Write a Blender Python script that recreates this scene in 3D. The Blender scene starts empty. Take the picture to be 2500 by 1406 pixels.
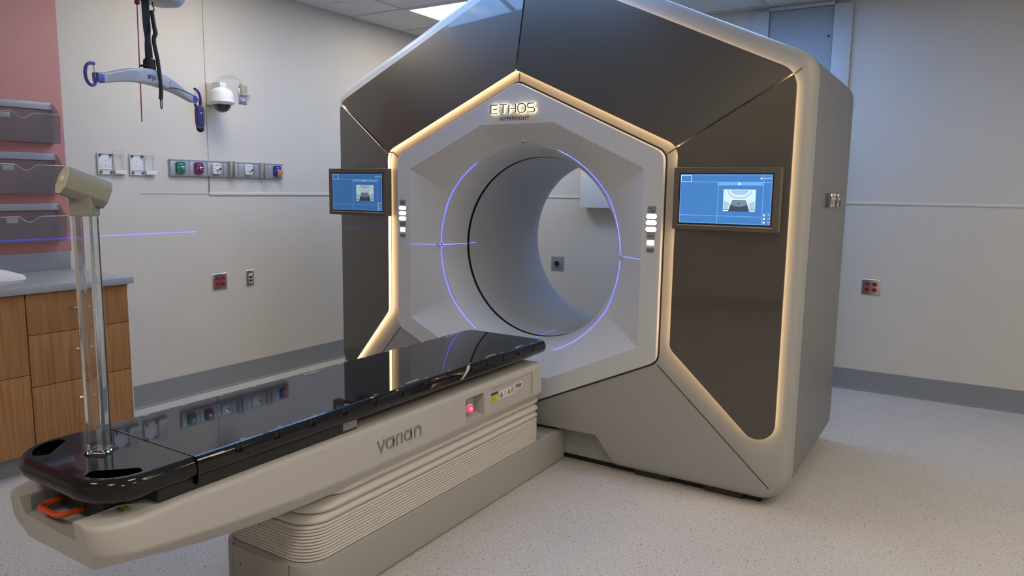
import bpy, bmesh, math, random
from mathutils import Vector, Matrix
random.seed(4)
C = bpy.context.scene.collection
S = bpy.context.scene
PI = math.pi
# ------------------------------------------------------------------ camera
W_PX, H_PX = 2500, 1406
YAW, PITCH, ROLL, FPX = math.radians(32.105), math.radians(7.688), math.radians(0.8413), 1785.2
CAM_H = 1.425
def camera():
    cy, sy, cp, sp = math.cos(YAW), math.sin(YAW), math.cos(PITCH), math.sin(PITCH)
    f = Vector((-sy*cp, cy*cp, -sp)); r = Vector((cy, sy, 0)); u = r.cross(f)
    r2 = math.cos(ROLL)*r + math.sin(ROLL)*u; u2 = -math.sin(ROLL)*r + math.cos(ROLL)*u
    d = bpy.data.cameras.new('camera'); d.sensor_width = 36; d.lens = 36*FPX/W_PX; d.clip_start = .02; d.clip_end = 50
    o = bpy.data.objects.new('camera', d); C.objects.link(o)
    m = Matrix((r2, u2, -f)).transposed().to_4x4(); m.translation = (0, 0, CAM_H); o.matrix_world = m
    S.camera = o
camera()
# ------------------------------------------------------------------ world, exposure
w = bpy.data.worlds.new('world'); S.world = w; w.use_nodes = True
w.node_tree.nodes['Background'].inputs[0].default_value = (.02, .02, .022, 1)
w.node_tree.nodes['Background'].inputs[1].default_value = 1
S.view_settings.view_transform = 'Standard'; S.view_settings.look = 'None'
S.view_settings.exposure = 0.0; S.view_settings.gamma = 1; S.view_settings.use_curve_mapping = False
TROFFER = (1.0, .89, .74, 15.5)       # colour and radiance of the white ceiling lights
SKY = 7.0                            # radiance of the sky-picture ceiling panels
LED = (1.0, .63, .31, 7.5)           # warm strips on the machine
# ------------------------------------------------------------------ materials
MATS = {}
def nodes_of(name):
    m = bpy.data.materials.new(name); m.use_nodes = True
    return m, m.node_tree.nodes, m.node_tree.links, m.node_tree.nodes['Principled BSDF']
def mat(name, col, rough=.5, metal=0., spec=.5, coat=0., coat_rough=.05, var=0., vscale=6., bump=0., bscale=200., alpha=None, trans=0., ior=1.45):
    if name in MATS: return MATS[name]
    m, N, L, p = nodes_of(name)
    c = (*col, 1)
    p.inputs['Base Color'].default_value = c; p.inputs['Roughness'].default_value = rough
    p.inputs['Metallic'].default_value = metal; p.inputs['Specular IOR Level'].default_value = spec
    p.inputs['Coat Weight'].default_value = coat; p.inputs['Coat Roughness'].default_value = coat_rough
    p.inputs['Transmission Weight'].default_value = trans; p.inputs['IOR'].default_value = ior
    if alpha is not None: p.inputs['Alpha'].default_value = alpha
    tc = N.new('ShaderNodeTexCoord')
    if var:
        n = N.new('ShaderNodeTexNoise'); n.inputs['Scale'].default_value = vscale; n.inputs['Detail'].default_value = 3
        L.new(tc.outputs['Object'], n.inputs['Vector'])
        r = N.new('ShaderNodeValToRGB'); r.color_ramp.elements[0].position = .3; r.color_ramp.elements[1].position = .7
        r.color_ramp.elements[0].color = (*[x*(1-var) for x in col], 1); r.color_ramp.elements[1].color = (*[min(1, x*(1+var)) for x in col], 1)
        L.new(n.outputs['Fac'], r.inputs['Fac']); L.new(r.outputs['Color'], p.inputs['Base Color'])
    if bump:
        n = N.new('ShaderNodeTexNoise'); n.inputs['Scale'].default_value = bscale; n.inputs['Detail'].default_value = 2
        L.new(tc.outputs['Object'], n.inputs['Vector'])
        b = N.new('ShaderNodeBump'); b.inputs['Strength'].default_value = bump; b.inputs['Distance'].default_value = .002
        L.new(n.outputs['Fac'], b.inputs['Height']); L.new(b.outputs['Normal'], p.inputs['Normal'])
    MATS[name] = m; return m
def emit(name, col, strength=1., base=(0, 0, 0)):
    if name in MATS: return MATS[name]
    m, N, L, p = nodes_of(name)
    p.inputs['Base Color'].default_value = (*base, 1); p.inputs['Roughness'].default_value = .3
    p.inputs['Emission Color'].default_value = (*col, 1); p.inputs['Emission Strength'].default_value = strength
    MATS[name] = m; return m
def floor_mat():
    m, N, L, p = nodes_of('speckled_vinyl')
    tc = N.new('ShaderNodeTexCoord')
    def noise(sc, det=2):
        n = N.new('ShaderNodeTexNoise'); n.inputs['Scale'].default_value = sc; n.inputs['Detail'].default_value = det
        L.new(tc.outputs['Object'], n.inputs['Vector']); return n
    def ramp(src, stops):
        r = N.new('ShaderNodeValToRGB'); e = r.color_ramp.elements
        while len(e) < len(stops): e.new(.5)
        for k, (po, co) in enumerate(stops): e[k].position = po; e[k].color = (*co, 1)
        L.new(src, r.inputs['Fac']); return r
    a = ramp(noise(170).outputs['Fac'], [(.30, (.31, .285, .265)), (.44, (.54, .515, .485)), (.62, (.635, .605, .575))])
    b = ramp(noise(95, 1).outputs['Fac'], [(.25, (.30, .29, .28)), (.36, (1, 1, 1))])
    v = N.new('ShaderNodeTexVoronoi'); v.inputs['Scale'].default_value = 34; L.new(tc.outputs['Object'], v.inputs['Vector'])
    c = ramp(v.outputs['Distance'], [(.05, (.33, .31, .30)), (.085, (1, 1, 1))])
    d = ramp(noise(2.2).outputs['Fac'], [(.3, (.94, .94, .94)), (.7, (1, 1, 1))])
    cur = a.outputs['Color']
    for o_ in (b, c, d):
        x = N.new('ShaderNodeMix'); x.data_type = 'RGBA'; x.blend_type = 'MULTIPLY'; x.inputs['Factor'].default_value = 1
        L.new(cur, x.inputs['A']); L.new(o_.outputs['Color'], x.inputs['B']); cur = x.outputs['Result']
    L.new(cur, p.inputs['Base Color']); p.inputs['Roughness'].default_value = .55; p.inputs['Specular IOR Level'].default_value = .35
    return m
def wood_mat():
    m, N, L, p = nodes_of('oak_laminate')
    tc = N.new('ShaderNodeTexCoord'); mp = N.new('ShaderNodeMapping'); mp.inputs['Scale'].default_value = (38, 38, 1.6)
    L.new(tc.outputs['Object'], mp.inputs['Vector'])
    n = N.new('ShaderNodeTexNoise'); n.inputs['Scale'].default_value = 1.6; n.inputs['Detail'].default_value = 6; n.inputs['Distortion'].default_value = .4
    L.new(mp.outputs['Vector'], n.inputs['Vector'])
    r = N.new('ShaderNodeValToRGB'); e = r.color_ramp.elements; e.new(.5)
    for k, (po, co) in enumerate([(.28, (.235, .105, .034)), (.5, (.33, .158, .054)), (.75, (.41, .212, .08))]): e[k].position = po; e[k].color = (*co, 1)
    L.new(n.outputs['Fac'], r.inputs['Fac']); L.new(r.outputs['Color'], p.inputs['Base Color'])
    p.inputs['Roughness'].default_value = .45
    return m
def sky_mat(name, strength):
    m, N, L, p = nodes_of(name)
    tc = N.new('ShaderNodeTexCoord')
    n = N.new('ShaderNodeTexNoise'); n.inputs['Scale'].default_value = 2.6; n.inputs['Detail'].default_value = 7; n.inputs['Roughness'].default_value = .62
    L.new(tc.outputs['Object'], n.inputs['Vector'])
    r = N.new('ShaderNodeValToRGB'); e = r.color_ramp.elements; e.new(.5)
    for k, (po, co) in enumerate([(.38, (.13, .36, .95)), (.56, (.25, .50, 1.0)), (.74, (.85, .92, 1.0))]): e[k].position = po; e[k].color = (*co, 1)
    L.new(n.outputs['Fac'], r.inputs['Fac']); L.new(r.outputs['Color'], p.inputs['Emission Color'])
    p.inputs['Base Color'].default_value = (.3, .4, .5, 1); p.inputs['Emission Strength'].default_value = strength
    return m
M_wall = mat('wall_paint', (.60, .57, .51), .6, var=.015, vscale=2, bump=.05, bscale=400)
M_pink = mat('pink_wall_covering', (.47, .215, .205), .55)
M_ceil = mat('ceiling_tile', (.66, .66, .65), .8, var=.03, vscale=60, bump=.15, bscale=150)
M_grid = mat('ceiling_grid', (.50, .50, .49), .5)
M_base = mat('grey_cove_base', (.235, .245, .255), .5)
M_trim = mat('wall_trim', (.66, .64, .59), .45)
M_door = mat('grey_blue_door', (.33, .36, .38), .5)
M_floor = floor_mat(); M_wood = wood_mat()
M_counter = mat('grey_countertop', (.33, .345, .365), .32, var=.03, vscale=30)
M_splash = mat('grey_backsplash', (.24, .26, .275), .35)
M_steel = mat('brushed_steel', (.55, .54, .52), .3, metal=1)
M_chrome = mat('chrome', (.8, .8, .8), .12, metal=1)
M_shell = mat('silver_grey_enamel', (.365, .362, .345), .38, spec=.5)
M_side = mat('grey_side_cover', (.195, .20, .20), .42)
M_face = mat('light_grey_face', (.58, .59, .605), .38)
M_bore = mat('bore_white', (.49, .51, .53), .33)
M_panel = mat('dark_glossy_panel', (.094, .084, .073), .42, metal=.7, coat=1., coat_rough=.03, spec=.4)
M_bezel = mat('bronze_bezel', (.115, .098, .080), .4)
M_black = mat('matt_black', (.012, .012, .012), .5)
M_seam = mat('seam_shadow_gap', (.045, .045, .043), .7)
M_led = emit('warm_light_strip', LED[:3], LED[3], (.8, .7, .5))
M_ledw = emit('backlit_letter_glow', (1.0, .80, .50), 3.0, (.8, .7, .5))
M_lit = emit('lit_button', (1., .99, .93), 1.35, (.8, .8, .8))
M_btn = mat('grey_button', (.24, .245, .24), .5)
M_olive = mat('olive_grey_button', (.27, .28, .22), .5)
M_ink = mat('dark_print', (.055, .06, .075), .6)
M_couch = mat('couch_white', (.475, .455, .430), .4, spec=.4)
M_plinth = mat('couch_base_grey', (.36, .35, .325), .45)
M_pleat = mat('bellows_white', (.60, .565, .53), .55)
M_carbon = mat('glossy_black_top', (.012, .012, .014), .035, spec=.42)
M_rubber = mat('black_rubber', (.02, .02, .02), .55)
M_orange = mat('orange_red_handle', (.62, .075, .02), .4)
M_print = mat('grey_print', (.235, .225, .215), .5)
M_white = mat('white_plastic', (.72, .73, .74), .4)
M_lwhite = mat('off_white_plastic', (.62, .63, .63), .45)
M_clear = mat('clear_acrylic', (.97, .98, .97), .02, trans=1., ior=1.49)
M_smoke = mat('smoked_pocket_plastic', (.22, .20, .215), .12, alpha=.34)
M_pkt = mat('pocket_rail_plastic', (.36, .38, .42), .2)
M_beige = mat('beige_device', (.25, .25, .225), .5)
M_beigel = mat('pale_beige_cap', (.60, .57, .45), .5)
M_red = mat('red_receptacle', (.32, .008, .012), .3)
M_cord = mat('red_cord', (.30, .03, .03), .6)
M_strap = mat('black_webbing', (.018, .018, .018), .8)
M_cable = mat('black_cable', (.03, .03, .028), .5)
M_blue = mat('blue_plastic', (.055, .065, .33), .45)
M_bluel = mat('mid_blue_plastic', (.09, .13, .48), .45)
M_barw = mat('lift_bar_grey', (.50, .51, .515), .4)
M_dkgrey = mat('dark_grey_plastic', (.13, .13, .13), .5)
M_midgrey = mat('mid_grey_metal', (.22, .24, .26), .5)
M_green = mat('green_gas_plate', (.01, .17, .115), .4)
M_purple = mat('purple_gas_plate', (.15, .018, .10), .4)
M_navy = mat('navy_gas_plate', (.012, .035, .20), .4)
M_orpl = mat('orange_tag', (.60, .13, .06), .5)
M_yellow = mat('yellow_label', (.75, .60, .02), .5)
M_dome = mat('smoked_dome', (.02, .017, .014), .08, coat=1.)
M_cloth = mat('white_cloth', (.72, .72, .72), .85, bump=.2, bscale=300)
# ------------------------------------------------------------------ mesh helpers
ORG = {}
def bm_new(): return bmesh.new()
def box(bm, x0, x1, y0, y1, z0, z1, bev=0., seg=2, mi=0):
    t = bmesh.new()
    bmesh.ops.create_cube(t, size=1)
    for v in t.verts: v.co = Vector(((x0+x1)/2+v.co.x*(x1-x0), (y0+y1)/2+v.co.y*(y1-y0), (z0+z1)/2+v.co.z*(z1-z0)))
    if bev: bmesh.ops.bevel(t, geom=t.edges[:], offset=bev, segments=seg, affect='EDGES', profile=.5)
    for f in t.faces: f.material_index = mi
    merge(bm, t); return bm
def merge(bm, t, M=None):
    me = bpy.data.meshes.new('tmp'); 
    if M is not None: bmesh.ops.transform(t, matrix=M, verts=t.verts[:])
    t.to_mesh(me); t.free(); bm.from_mesh(me); bpy.data.meshes.remove(me)
def loft(bm, rings, closed=True, cap0=True, cap1=True, mi=0):
    vs = [[bm.verts.new(p) for p in r] for r in rings]; n = len(vs[0])
    for a, b in zip(vs, vs[1:]):
        for i in range(n if closed else n-1):
            j = (i+1) % n
            f = bm.faces.new((a[i], a[j], b[j], b[i])); f.material_index = mi
    if cap0: bm.faces.new(vs[0][::-1]).material_index = mi
    if cap1: bm.faces.new(vs[-1]).material_index = mi
    return vs
def tube(bm, pts, r, n=10, cap=True, mi=0):
    pts = [Vector(p) for p in pts]; rs = r if isinstance(r, (list, tuple)) else [r]*len(pts)
    rings = []; up = None
    for i, p in enumerate(pts):
        t = (pts[min(i+1, len(pts)-1)]-pts[max(i-1, 0)]).normalized()
        if up is None: up = Vector((0, 0, 1)) if abs(t.z) < .9 else Vector((1, 0, 0))
        s = t.cross(up).normalized(); up = s.cross(t).normalized()
        rings.append([p+rs[i]*(math.cos(a)*s+math.sin(a)*up) for a in [2*PI*k/n for k in range(n)]])
    loft(bm, rings, True, cap, cap, mi); return bm
def lathe(bm, prof, base=(0, 0, 0), axis=(0, 0, 1), n=40, mi=0):
    ax = Vector(axis).normalized(); s = ax.orthogonal().normalized(); u = ax.cross(s); b = Vector(base)
    loft(bm, [[b+ax*h+max(r, 1e-4)*(math.cos(2*PI*k/n)*s+math.sin(2*PI*k/n)*u) for k in range(n)] for r, h in prof], True, True, True, mi); return bm
def spline(pts, k=8):
    P = [Vector(p) for p in pts]; out = []
    for i in range(len(P)-1):
        a, b, c, d = P[max(i-1, 0)], P[i], P[i+1], P[min(i+2, len(P)-1)]
        for s in range(k):
            t = s/k
            out.append(.5*((2*b)+(c-a)*t+(2*a-5*b+4*c-d)*t*t+(3*b-a-3*c+d)*t**3))
    return out+[P[-1]]
def arcs(pts, rad, closed=True, n=9):
    """rounded corner arcs, one list of points per corner (n odd: the middle one is the arc's middle)"""
    out = []; m = len(pts)
    for i in range(m):
        p = Vector(pts[i])
        r = rad[i] if isinstance(rad, (list, tuple)) else rad
        if (not closed and i in (0, m-1)) or r <= 0: out.append([p]); continue
        a = (Vector(pts[i-1])-p); b = (Vector(pts[(i+1) % m])-p); la, lb = a.length, b.length; a.normalize(); b.normalize()
        ang = math.acos(max(-1, min(1, a.dot(b)))); t = min(r/math.tan(ang/2), .49*la, .49*lb); rr = t*math.tan(ang/2)
        c = p+(a+b).normalized()*(rr/math.sin(ang/2)); s = p+a*t-c; e = p+b*t-c
        th = math.atan2(s.x*e.y-s.y*e.x, s.dot(e)); L_ = []
        for k in range(n):
            q = th*k/(n-1); L_.append(c+Vector((s.x*math.cos(q)-s.y*math.sin(q), s.x*math.sin(q)+s.y*math.cos(q))))
        out.append(L_)
    return out
def rpoly(pts, rad, closed=True, n=9): return [q for a in arcs(pts, rad, closed, n) for q in a]
def inset(pts, d):
    """offset a closed 2-D outline inwards (counter-clockwise or clockwise alike)"""
    A = sum(pts[i].x*pts[(i+1) % len(pts)].y-pts[(i+1) % len(pts)].x*pts[i].y for i in range(len(pts))); s = 1 if A > 0 else -1; out = []
    for i in range(len(pts)):
        a = pts[i]-pts[i-1]; b = pts[(i+1) % len(pts)]-pts[i]
        na = Vector((-a.y, a.x)); nb = Vector((-b.y, b.x))
        if na.length < 1e-9: na = nb
        if nb.length < 1e-9: nb = na
        na.normalize(); nb.normalize(); q = (na+nb).normalized()
        out.append(pts[i]+q*(s*d/max(.35, q.dot(nb))))
    return out
def rrect(x0, x1, y0, y1, r, n=7): return rpoly([(x0, y0), (x1, y0), (x1, y1), (x0, y1)], r, True, n)
def prism(bm, outline, fn0, fn1, bev=0., mi=0):
    """solid between two copies of a 2-D outline; fn maps a 2-D point to 3-D"""
    rings = []
    if bev:
        o2 = inset(outline, bev); lerp = lambda a, b, t: a+(b-a)*t
        L_ = (Vector(fn1(outline[0]))-Vector(fn0(outline[0]))).length; t = min(.45, bev/L_)
        rings = [[Vector(fn0(p)) for p in o2], [lerp(Vector(fn0(p)), Vector(fn1(p)), t) for p in outline],
                 [lerp(Vector(fn0(p)), Vector(fn1(p)), 1-t) for p in outline], [Vector(fn1(p)) for p in o2]]
    else: rings = [[Vector(fn0(p)) for p in outline], [Vector(fn1(p)) for p in outline]]
    loft(bm, rings, True, True, True, mi); return bm
def finish(bm, angle=32):
    bmesh.ops.remove_doubles(bm, verts=bm.verts[:], dist=1e-6)
    bmesh.ops.recalc_face_normals(bm, faces=bm.faces[:])
    for f in bm.faces: f.smooth = len(f.verts) < 13
    ca = math.radians(angle)
    for e in bm.edges:
        if len(e.link_faces) == 2:
            e.smooth = e.calc_face_angle(0) < ca
def mesh_of(name, bm, mats):
    me = bpy.data.meshes.new(name); bm.to_mesh(me); bm.free()
    for m in (mats if isinstance(mats, (list, tuple)) else [mats]): me.materials.append(m)
    return me
def obj(name, bm, mats, parent=None, origin=None, angle=32, label=None, keep=False):
    """one mesh object; coordinates in bm are world coordinates"""
    if not keep: finish(bm, angle)
    if parent is not None: o0 = ORG[parent.name]
    elif origin is not None: o0 = Vector(origin)
    else:
        xs = [v.co for v in bm.verts]
        o0 = Vector(((min(c.x for c in xs)+max(c.x for c in xs))/2, (min(c.y for c in xs)+max(c.y for c in xs))/2, min(c.z for c in xs)))
    bmesh.ops.translate(bm, vec=-o0, verts=bm.verts[:])
    o = bpy.data.objects.new(name, mesh_of(name, bm, mats)); C.objects.link(o)
    if parent is not None: o.parent = parent
    else: o.location = o0
    ORG[o.name] = o0
    if label: o['label'] = label
    return o
def thing(name, label, cat, loc, group=None):
    o = bpy.data.objects.new(name, None); o.empty_display_size = .1; C.objects.link(o); o.location = loc; ORG[o.name] = Vector(loc)
    o['label'] = label; o['category'] = cat
    if group: o['group'] = group
    return o
def tag(o, label, cat, group=None):
    o['label'] = label; o['category'] = cat
    if group: o['group'] = group
    return o
def struct(name, bm, m, label=None, origin=None, parent=None):
    o = obj(name, bm, m, parent, origin)
    if parent is None: o['kind'] = 'structure'
    if label: o['label'] = label
    return o
def dup(root, delta, label, group=None):
    r = root.copy(); C.objects.link(r); r.location = root.location+Vector(delta); ORG[r.name] = ORG[root.name]+Vector(delta); r['label'] = label
    if group: r['group'] = group
    for ch in list(root.children):
        c = ch.copy(); C.objects.link(c); c.parent = r; ORG[c.name] = ORG[r.name]
        for g in list(ch.children):
            d = g.copy(); C.objects.link(d); d.parent = c; ORG[d.name] = ORG[r.name]
    return r
def cut(o, bmc):
    """boolean difference, applied"""
    me = bpy.data.meshes.new('cutter'); bmesh.ops.recalc_face_normals(bmc, faces=bmc.faces[:]); bmesh.ops.translate(bmc, vec=-ORG[o.name], verts=bmc.verts[:]); bmc.to_mesh(me); bmc.free()
    co = bpy.data.objects.new('cutter', me); C.objects.link(co); co.matrix_world = Matrix.Translation(ORG[o.name])
    md = o.modifiers.new('cut', 'BOOLEAN'); md.object = co; md.solver = 'EXACT'; md.operation = 'DIFFERENCE'
    bpy.context.view_layer.update()
    new = bpy.data.meshes.new_from_object(o.evaluated_get(bpy.context.evaluated_depsgraph_get()))
    o.modifiers.clear(); old = o.data; new.name = old.name
    b = bmesh.new(); b.from_mesh(new)
    for f in b.faces: f.smooth = len(f.verts) < 13
    for e in b.edges:
        if len(e.link_faces) == 2: e.smooth = e.calc_face_angle(0) < math.radians(32)
    b.to_mesh(new); b.free()
    o.data = new; bpy.data.meshes.remove(old); bpy.data.objects.remove(co); bpy.data.meshes.remove(me)
def text_bm(s, size, M, extrude=.0006, mi=0, bm=None, spacing=1., align='CENTER'):
    cu = bpy.data.curves.new('t', 'FONT'); cu.body = s; cu.size = size; cu.extrude = extrude; cu.align_x = align; cu.align_y = 'CENTER'; cu.space_character = spacing; cu.resolution_u = 4
    o = bpy.data.objects.new('t', cu); C.objects.link(o); bpy.context.view_layer.update()
    me = bpy.data.meshes.new_from_object(o.evaluated_get(bpy.context.evaluated_depsgraph_get()))
    t = bmesh.new(); t.from_mesh(me); bpy.data.objects.remove(o); bpy.data.curves.remove(cu); bpy.data.meshes.remove(me)
    for f in t.faces: f.material_index = mi
    bm = bm or bmesh.new(); merge(bm, t, M); return bm
def ribbon(bm, path, w, fn, d0, d1, closed=False, mi=0):
    """flat stroke of width w along a 2-D path, extruded between depths d0 and d1 (fn(x, y, d) -> 3-D)"""
    P = [Vector(p) for p in path]; n = len(P); Lf, Rt = [], []
    for i in range(n):
        a = P[i-1] if (i or closed) else P[i]; b = P[(i+1) % n] if (i < n-1 or closed) else P[i]
        t = (b-a).normalized(); q = Vector((-t.y, t.x)); k = 1.
        if 0 < i < n-1 or closed:
            t1 = (P[i]-P[i-1]).normalized(); k = 1/max(.5, abs(Vector((-t1.y, t1.x)).dot(q)))
        Lf.append(P[i]+q*w/2*k); Rt.append(P[i]-q*w/2*k)
    V = [[bm.verts.new(fn(p.x, p.y, d)) for p in side] for d in (d0, d1) for side in (Lf, Rt)]
    rng = range(n if closed else n-1)
    for i in rng:
        j = (i+1) % n
        for a, b in ((0, 1), (1, 3), (3, 2), (2, 0)):
            f = bm.faces.new((V[a][i], V[a][j], V[b][j], V[b][i])); f.material_index = mi
    if not closed:
        for i in (0, n-1): bm.faces.new((V[0][i], V[1][i], V[3][i], V[2][i])).material_index = mi
def arc2(cx, cy, rx, ry, a0, a1, n=14): return [(cx+rx*math.cos(math.radians(a0+(a1-a0)*k/n)), cy+ry*math.sin(math.radians(a0+(a1-a0)*k/n))) for k in range(n+1)]
def smoothstep(t): t = max(0, min(1, t)); return t*t*(3-2*t)
# ------------------------------------------------------------------ room shell
XL, XR, YB, YF, ZC = -4.418, 3.0, 5.796, -2.6, 2.788
T = .12
struct('floor', box(bm_new(), XL-T, XR+T, YF-T, YB+T, -.1, 0), M_floor, origin=(0, 0, 0))
struct('ceiling', box(bm_new(), XL-T, XR+T, YF-T, YB+T, ZC, ZC+.1), M_ceil, origin=(0, 0, ZC))
struct('wall_left', box(bm_new(), XL-T, XL, YF-T, YB+T, 0, ZC), M_wall)
struct('wall_back', box(bm_new(), XL, XR, YB, YB+T, 0, ZC), M_wall)
struct('wall_right', box(bm_new(), XR, XR+T, YF-T, YB+T, 0, ZC), M_wall)
struct('wall_front', box(bm_new(), XL, XR, YF-T, YF, 0, ZC), M_wall)
def base_profile(bm, pts):
    """cove base along a straight wall: pts = list of (offset, z)"""
    return bm
def cove(name, along):
    bm = bm_new(); prof = [(.022, 0), (.022, .004), (.0085, .012), (.006, .02), (.006, .149), (.004, .151), (0, .151), (0, 0)]
    if along == 'left': loft(bm, [[(XL+o, y, z) for o, z in prof] for y in (YF, YB)])
    elif along == 'back': loft(bm, [[(x, YB-o, z) for o, z in prof] for x in (XL, XR)])
    elif along == 'right': loft(bm, [[(XR-o, y, z) for o, z in prof] for y in (YF, YB)])
    else: loft(bm, [[(x, YF+o, z) for o, z in prof] for x in (XL, XR)])
    struct('baseboard_'+along, bm, M_base)
for s_ in ('left', 'back', 'right', 'front'): cove(s_, s_)
# wall trims: horizontal rails, the panel joint, the pink covering, ceiling grid
ZR = 1.366
struct('trim_1', box(bm_new(), XL, XL+.008, 3.143, YB, ZR-.011, ZR+.011, .002), M_trim, 'white horizontal trim on left wall')
struct('trim_2', box(bm_new(), XL, XR, YB-.008, YB, ZR-.011, ZR+.011, .002), M_trim, 'white horizontal trim on back wall')
bm = box(bm_new(), XL, XL+.006, 3.143, 3.152, ZR, 1.478, .001); box(bm, XL, XL+.002, 3.149, 3.152, 1.59, ZC)
struct('trim_3', bm, [mat('joint_grey', (.25, .245, .23), .6)], 'thin vertical wall panel joint')
struct('trim_4', box(bm_new(), XL, XL+.006, YF, 2.222, 1.035, ZC, .001), M_pink, 'pink wall covering behind the file pockets')
struct('trim_5', box(bm_new(), XL, XL+.003, 2.66, 3.143, ZR-.003, ZR), mat('faint_joint', (.50, .48, .44), .6), 'faint horizontal wall panel joint')
bm = bm_new(); gx0, gy0, g = -3.855, 4.505, .61
kx = range(math.floor((XL-gx0)/g)+1, math.floor((XR-gx0)/g)+1); ky = range(math.floor((YF-gy0)/g)+1, math.floor((YB-gy0)/g)+1)
for k in kx: box(bm, gx0+g*k-.012, gx0+g*k+.012, YF, YB, ZC-.004, ZC)
for k in ky: box(bm, XL, XR, gy0+g*k-.012, gy0+g*k+.012, ZC-.0035, ZC)
for x0, x1, y0, y1 in ((XL, XL+.022, YF, YB), (XR-.022, XR, YF, YB), (XL, XR, YB-.022, YB), (XL, XR, YF, YF+.022)): box(bm, x0, x1, y0, y1, ZC-.005, ZC)
struct('trim_6', bm, M_grid, 'ceiling tile grid')
# tall access door in the back wall, seen above the machine
d1 = struct('door_1', box(bm_new(), -1.405, -.962, YB-.012, YB, .02, 2.752, .002), M_door, 'grey blue access door in back wall')
bm = box(bm_new(), -1.53, -1.408, YB-.03, YB, 0, 2.76, .003); box(bm, -.959, -.834, YB-.03, YB, 0, 2.76, .003); box(bm, -1.408, -.959, YB-.03, YB, 2.755, 2.78, .003)
struct('door_frame', bm, mat('door_frame_grey', (.52, .52, .51), .45), parent=d1)
struct('door_lock', lathe(bm_new(), [(.008, 0), (.008, .006), (.005, .008)], (-.99, YB-.012, 2.545), (0, -1, 0), 16), M_ink, parent=d1)
# ------------------------------------------------------------------ ceiling lights
M_tro = emit('lamp_diffuser', TROFFER[:3], TROFFER[3], (.8, .8, .8))
def troffer(ix, iy, label):
    x0, y0 = gx0+g*ix, gy0+g*iy; t = thing('ceiling_light', label, 'light', (x0+g/2, y0+g/2, ZC), 'white square ceiling lights')
    bm = bm_new()
    for a in ((x0+.012, x0+.035, y0+.012, y0+g-.012), (x0+g-.035, x0+g-.012, y0+.012, y0+g-.012), (x0+.035, x0+g-.035, y0+.012, y0+.035), (x0+.035, x0+g-.035, y0+g-.035, y0+g-.012)): box(bm, *a, ZC-.008, ZC-.0005)
    obj('frame', bm, M_white, t); obj('diffuser', box(bm_new(), x0+.035, x0+g-.035, y0+.035, y0+g-.035, ZC-.006, ZC-.001), M_tro, t)
    return t
troffer(0, 0, 'white square ceiling light over the left wall behind the machine')
T_OUT = 'unseen white square ceiling light beyond the edges of the photograph'
for ix, iy in ((0, -3), (2, -9), (5, -6), (5, -9), (9, -3), (9, -6), (9, -9), (8, -2), (7, -4)): troffer(ix, iy, T_OUT)  # last two are added lamps, there to brighten the right wall and floor
def sky_panel(ix, iy, nx, ny, mt, label, group):
    for i in range(nx):
        for j in range(ny):
            x0, y0 = gx0+g*(ix+i), gy0+g*(iy+j); t = thing('sky_ceiling_light', label, 'light', (x0+g/2, y0+g/2, ZC), group)
            bm = bm_new()
            for a in ((x0+.006, x0+.02, y0+.006, y0+g-.006), (x0+g-.02, x0+g-.006, y0+.006, y0+g-.006), (x0+.02, x0+g-.02, y0+.006, y0+.02), (x0+.02, x0+g-.02, y0+g-.02, y0+g-.006)): box(bm, *a, ZC-.008, ZC-.0005)
            obj('frame', bm, M_white, t)
            obj('picture', box(bm_new(), x0+.02, x0+g-.02, y0+.02, y0+g-.02, ZC-.006, ZC-.001), mt, t)
M_sky = sky_mat('sky_picture', SKY); SKL = ('backlit blue sky picture ceiling panel over the machine', 'sky picture ceiling panels over the machine')
sky_panel(1, -3, 3, 2, M_sky, *SKL)
sky_panel(2, -1, 3, 2, M_sky, *SKL)
tag(obj('ceiling_sensor', lathe(bm_new(), [(.060, 0), (.060, -.004), (.052, -.010), (.02, -.012), (.0, -.0121)], (-4.15, 4.155, ZC)), M_lwhite), 'flat round white disc on ceiling tile beside the left wall', 'sensor')
# ------------------------------------------------------------------ the ring-shaped treatment machine
XC, ZB = -1.98, 1.112
mach = thing('radiotherapy_machine', 'large grey and white ring shaped radiotherapy machine with dark glossy panels and warm light strips', 'medical machine', (XC, 3.9, 0))
HOUSE = [(0, 2.62), (1.375, 1.994), (1.375, .03), (0, .03), (-1.375, .03), (-1.375, 1.994)]; HR = [.12, .11, .13, 0, .13, .11]
HEX = [(0, 1.965), (.793, 1.604), (.793, .631), (0, .27), (-.793, .631), (-.793, 1.604)]; XR_ = .065
def sampled(pts, rad, nE=16, nA=9):
    A = arcs(pts, rad, True, nA); out = []
    for i, a in enumerate(A):
        if len(a) == 1: a = a*nA
        out += a; b = A[(i+1) % len(A)][0]
        out += [a[-1].lerp(b, k/(nE+1)) for k in range(1, nE+1)]
    return out
def hinset(d):
    if d == 0: return sampled(HOUSE, HR)
    P = [Vector(p) for p in HOUSE]; q = inset(P, d)
    return sampled([tuple(v) for v in q], [max(0, r-d*.6) if r else 0 for r in HR])
def at3(o, y): return [(XC+p.x, y, p.y) for p in o]
bm = bm_new()
hexo = sampled(HEX, XR_)
h0 = hinset(.045)
def face_y(p):   # depth of the front facets
    return 3.193
rings = [at3(hexo, 3.193)]
for k in range(1, 6): rings.append([(XC+a.x+(b.x-a.x)*k/5, 3.193+(3.300-3.193)*k/5, a.y+(b.y-a.y)*k/5) for a, b in zip(hexo, h0)])
for d, y in ((.030, 3.304), (.016, 3.314), (.006, 3.331), (.001, 3.351), (0, 3.37), (0, 3.410), (.010, 3.414)): rings.append(at3(hinset(d), y))
loft(bm, rings, True, True, True)
shell = obj('front_shell', bm, M_shell, mach, angle=24)
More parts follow.
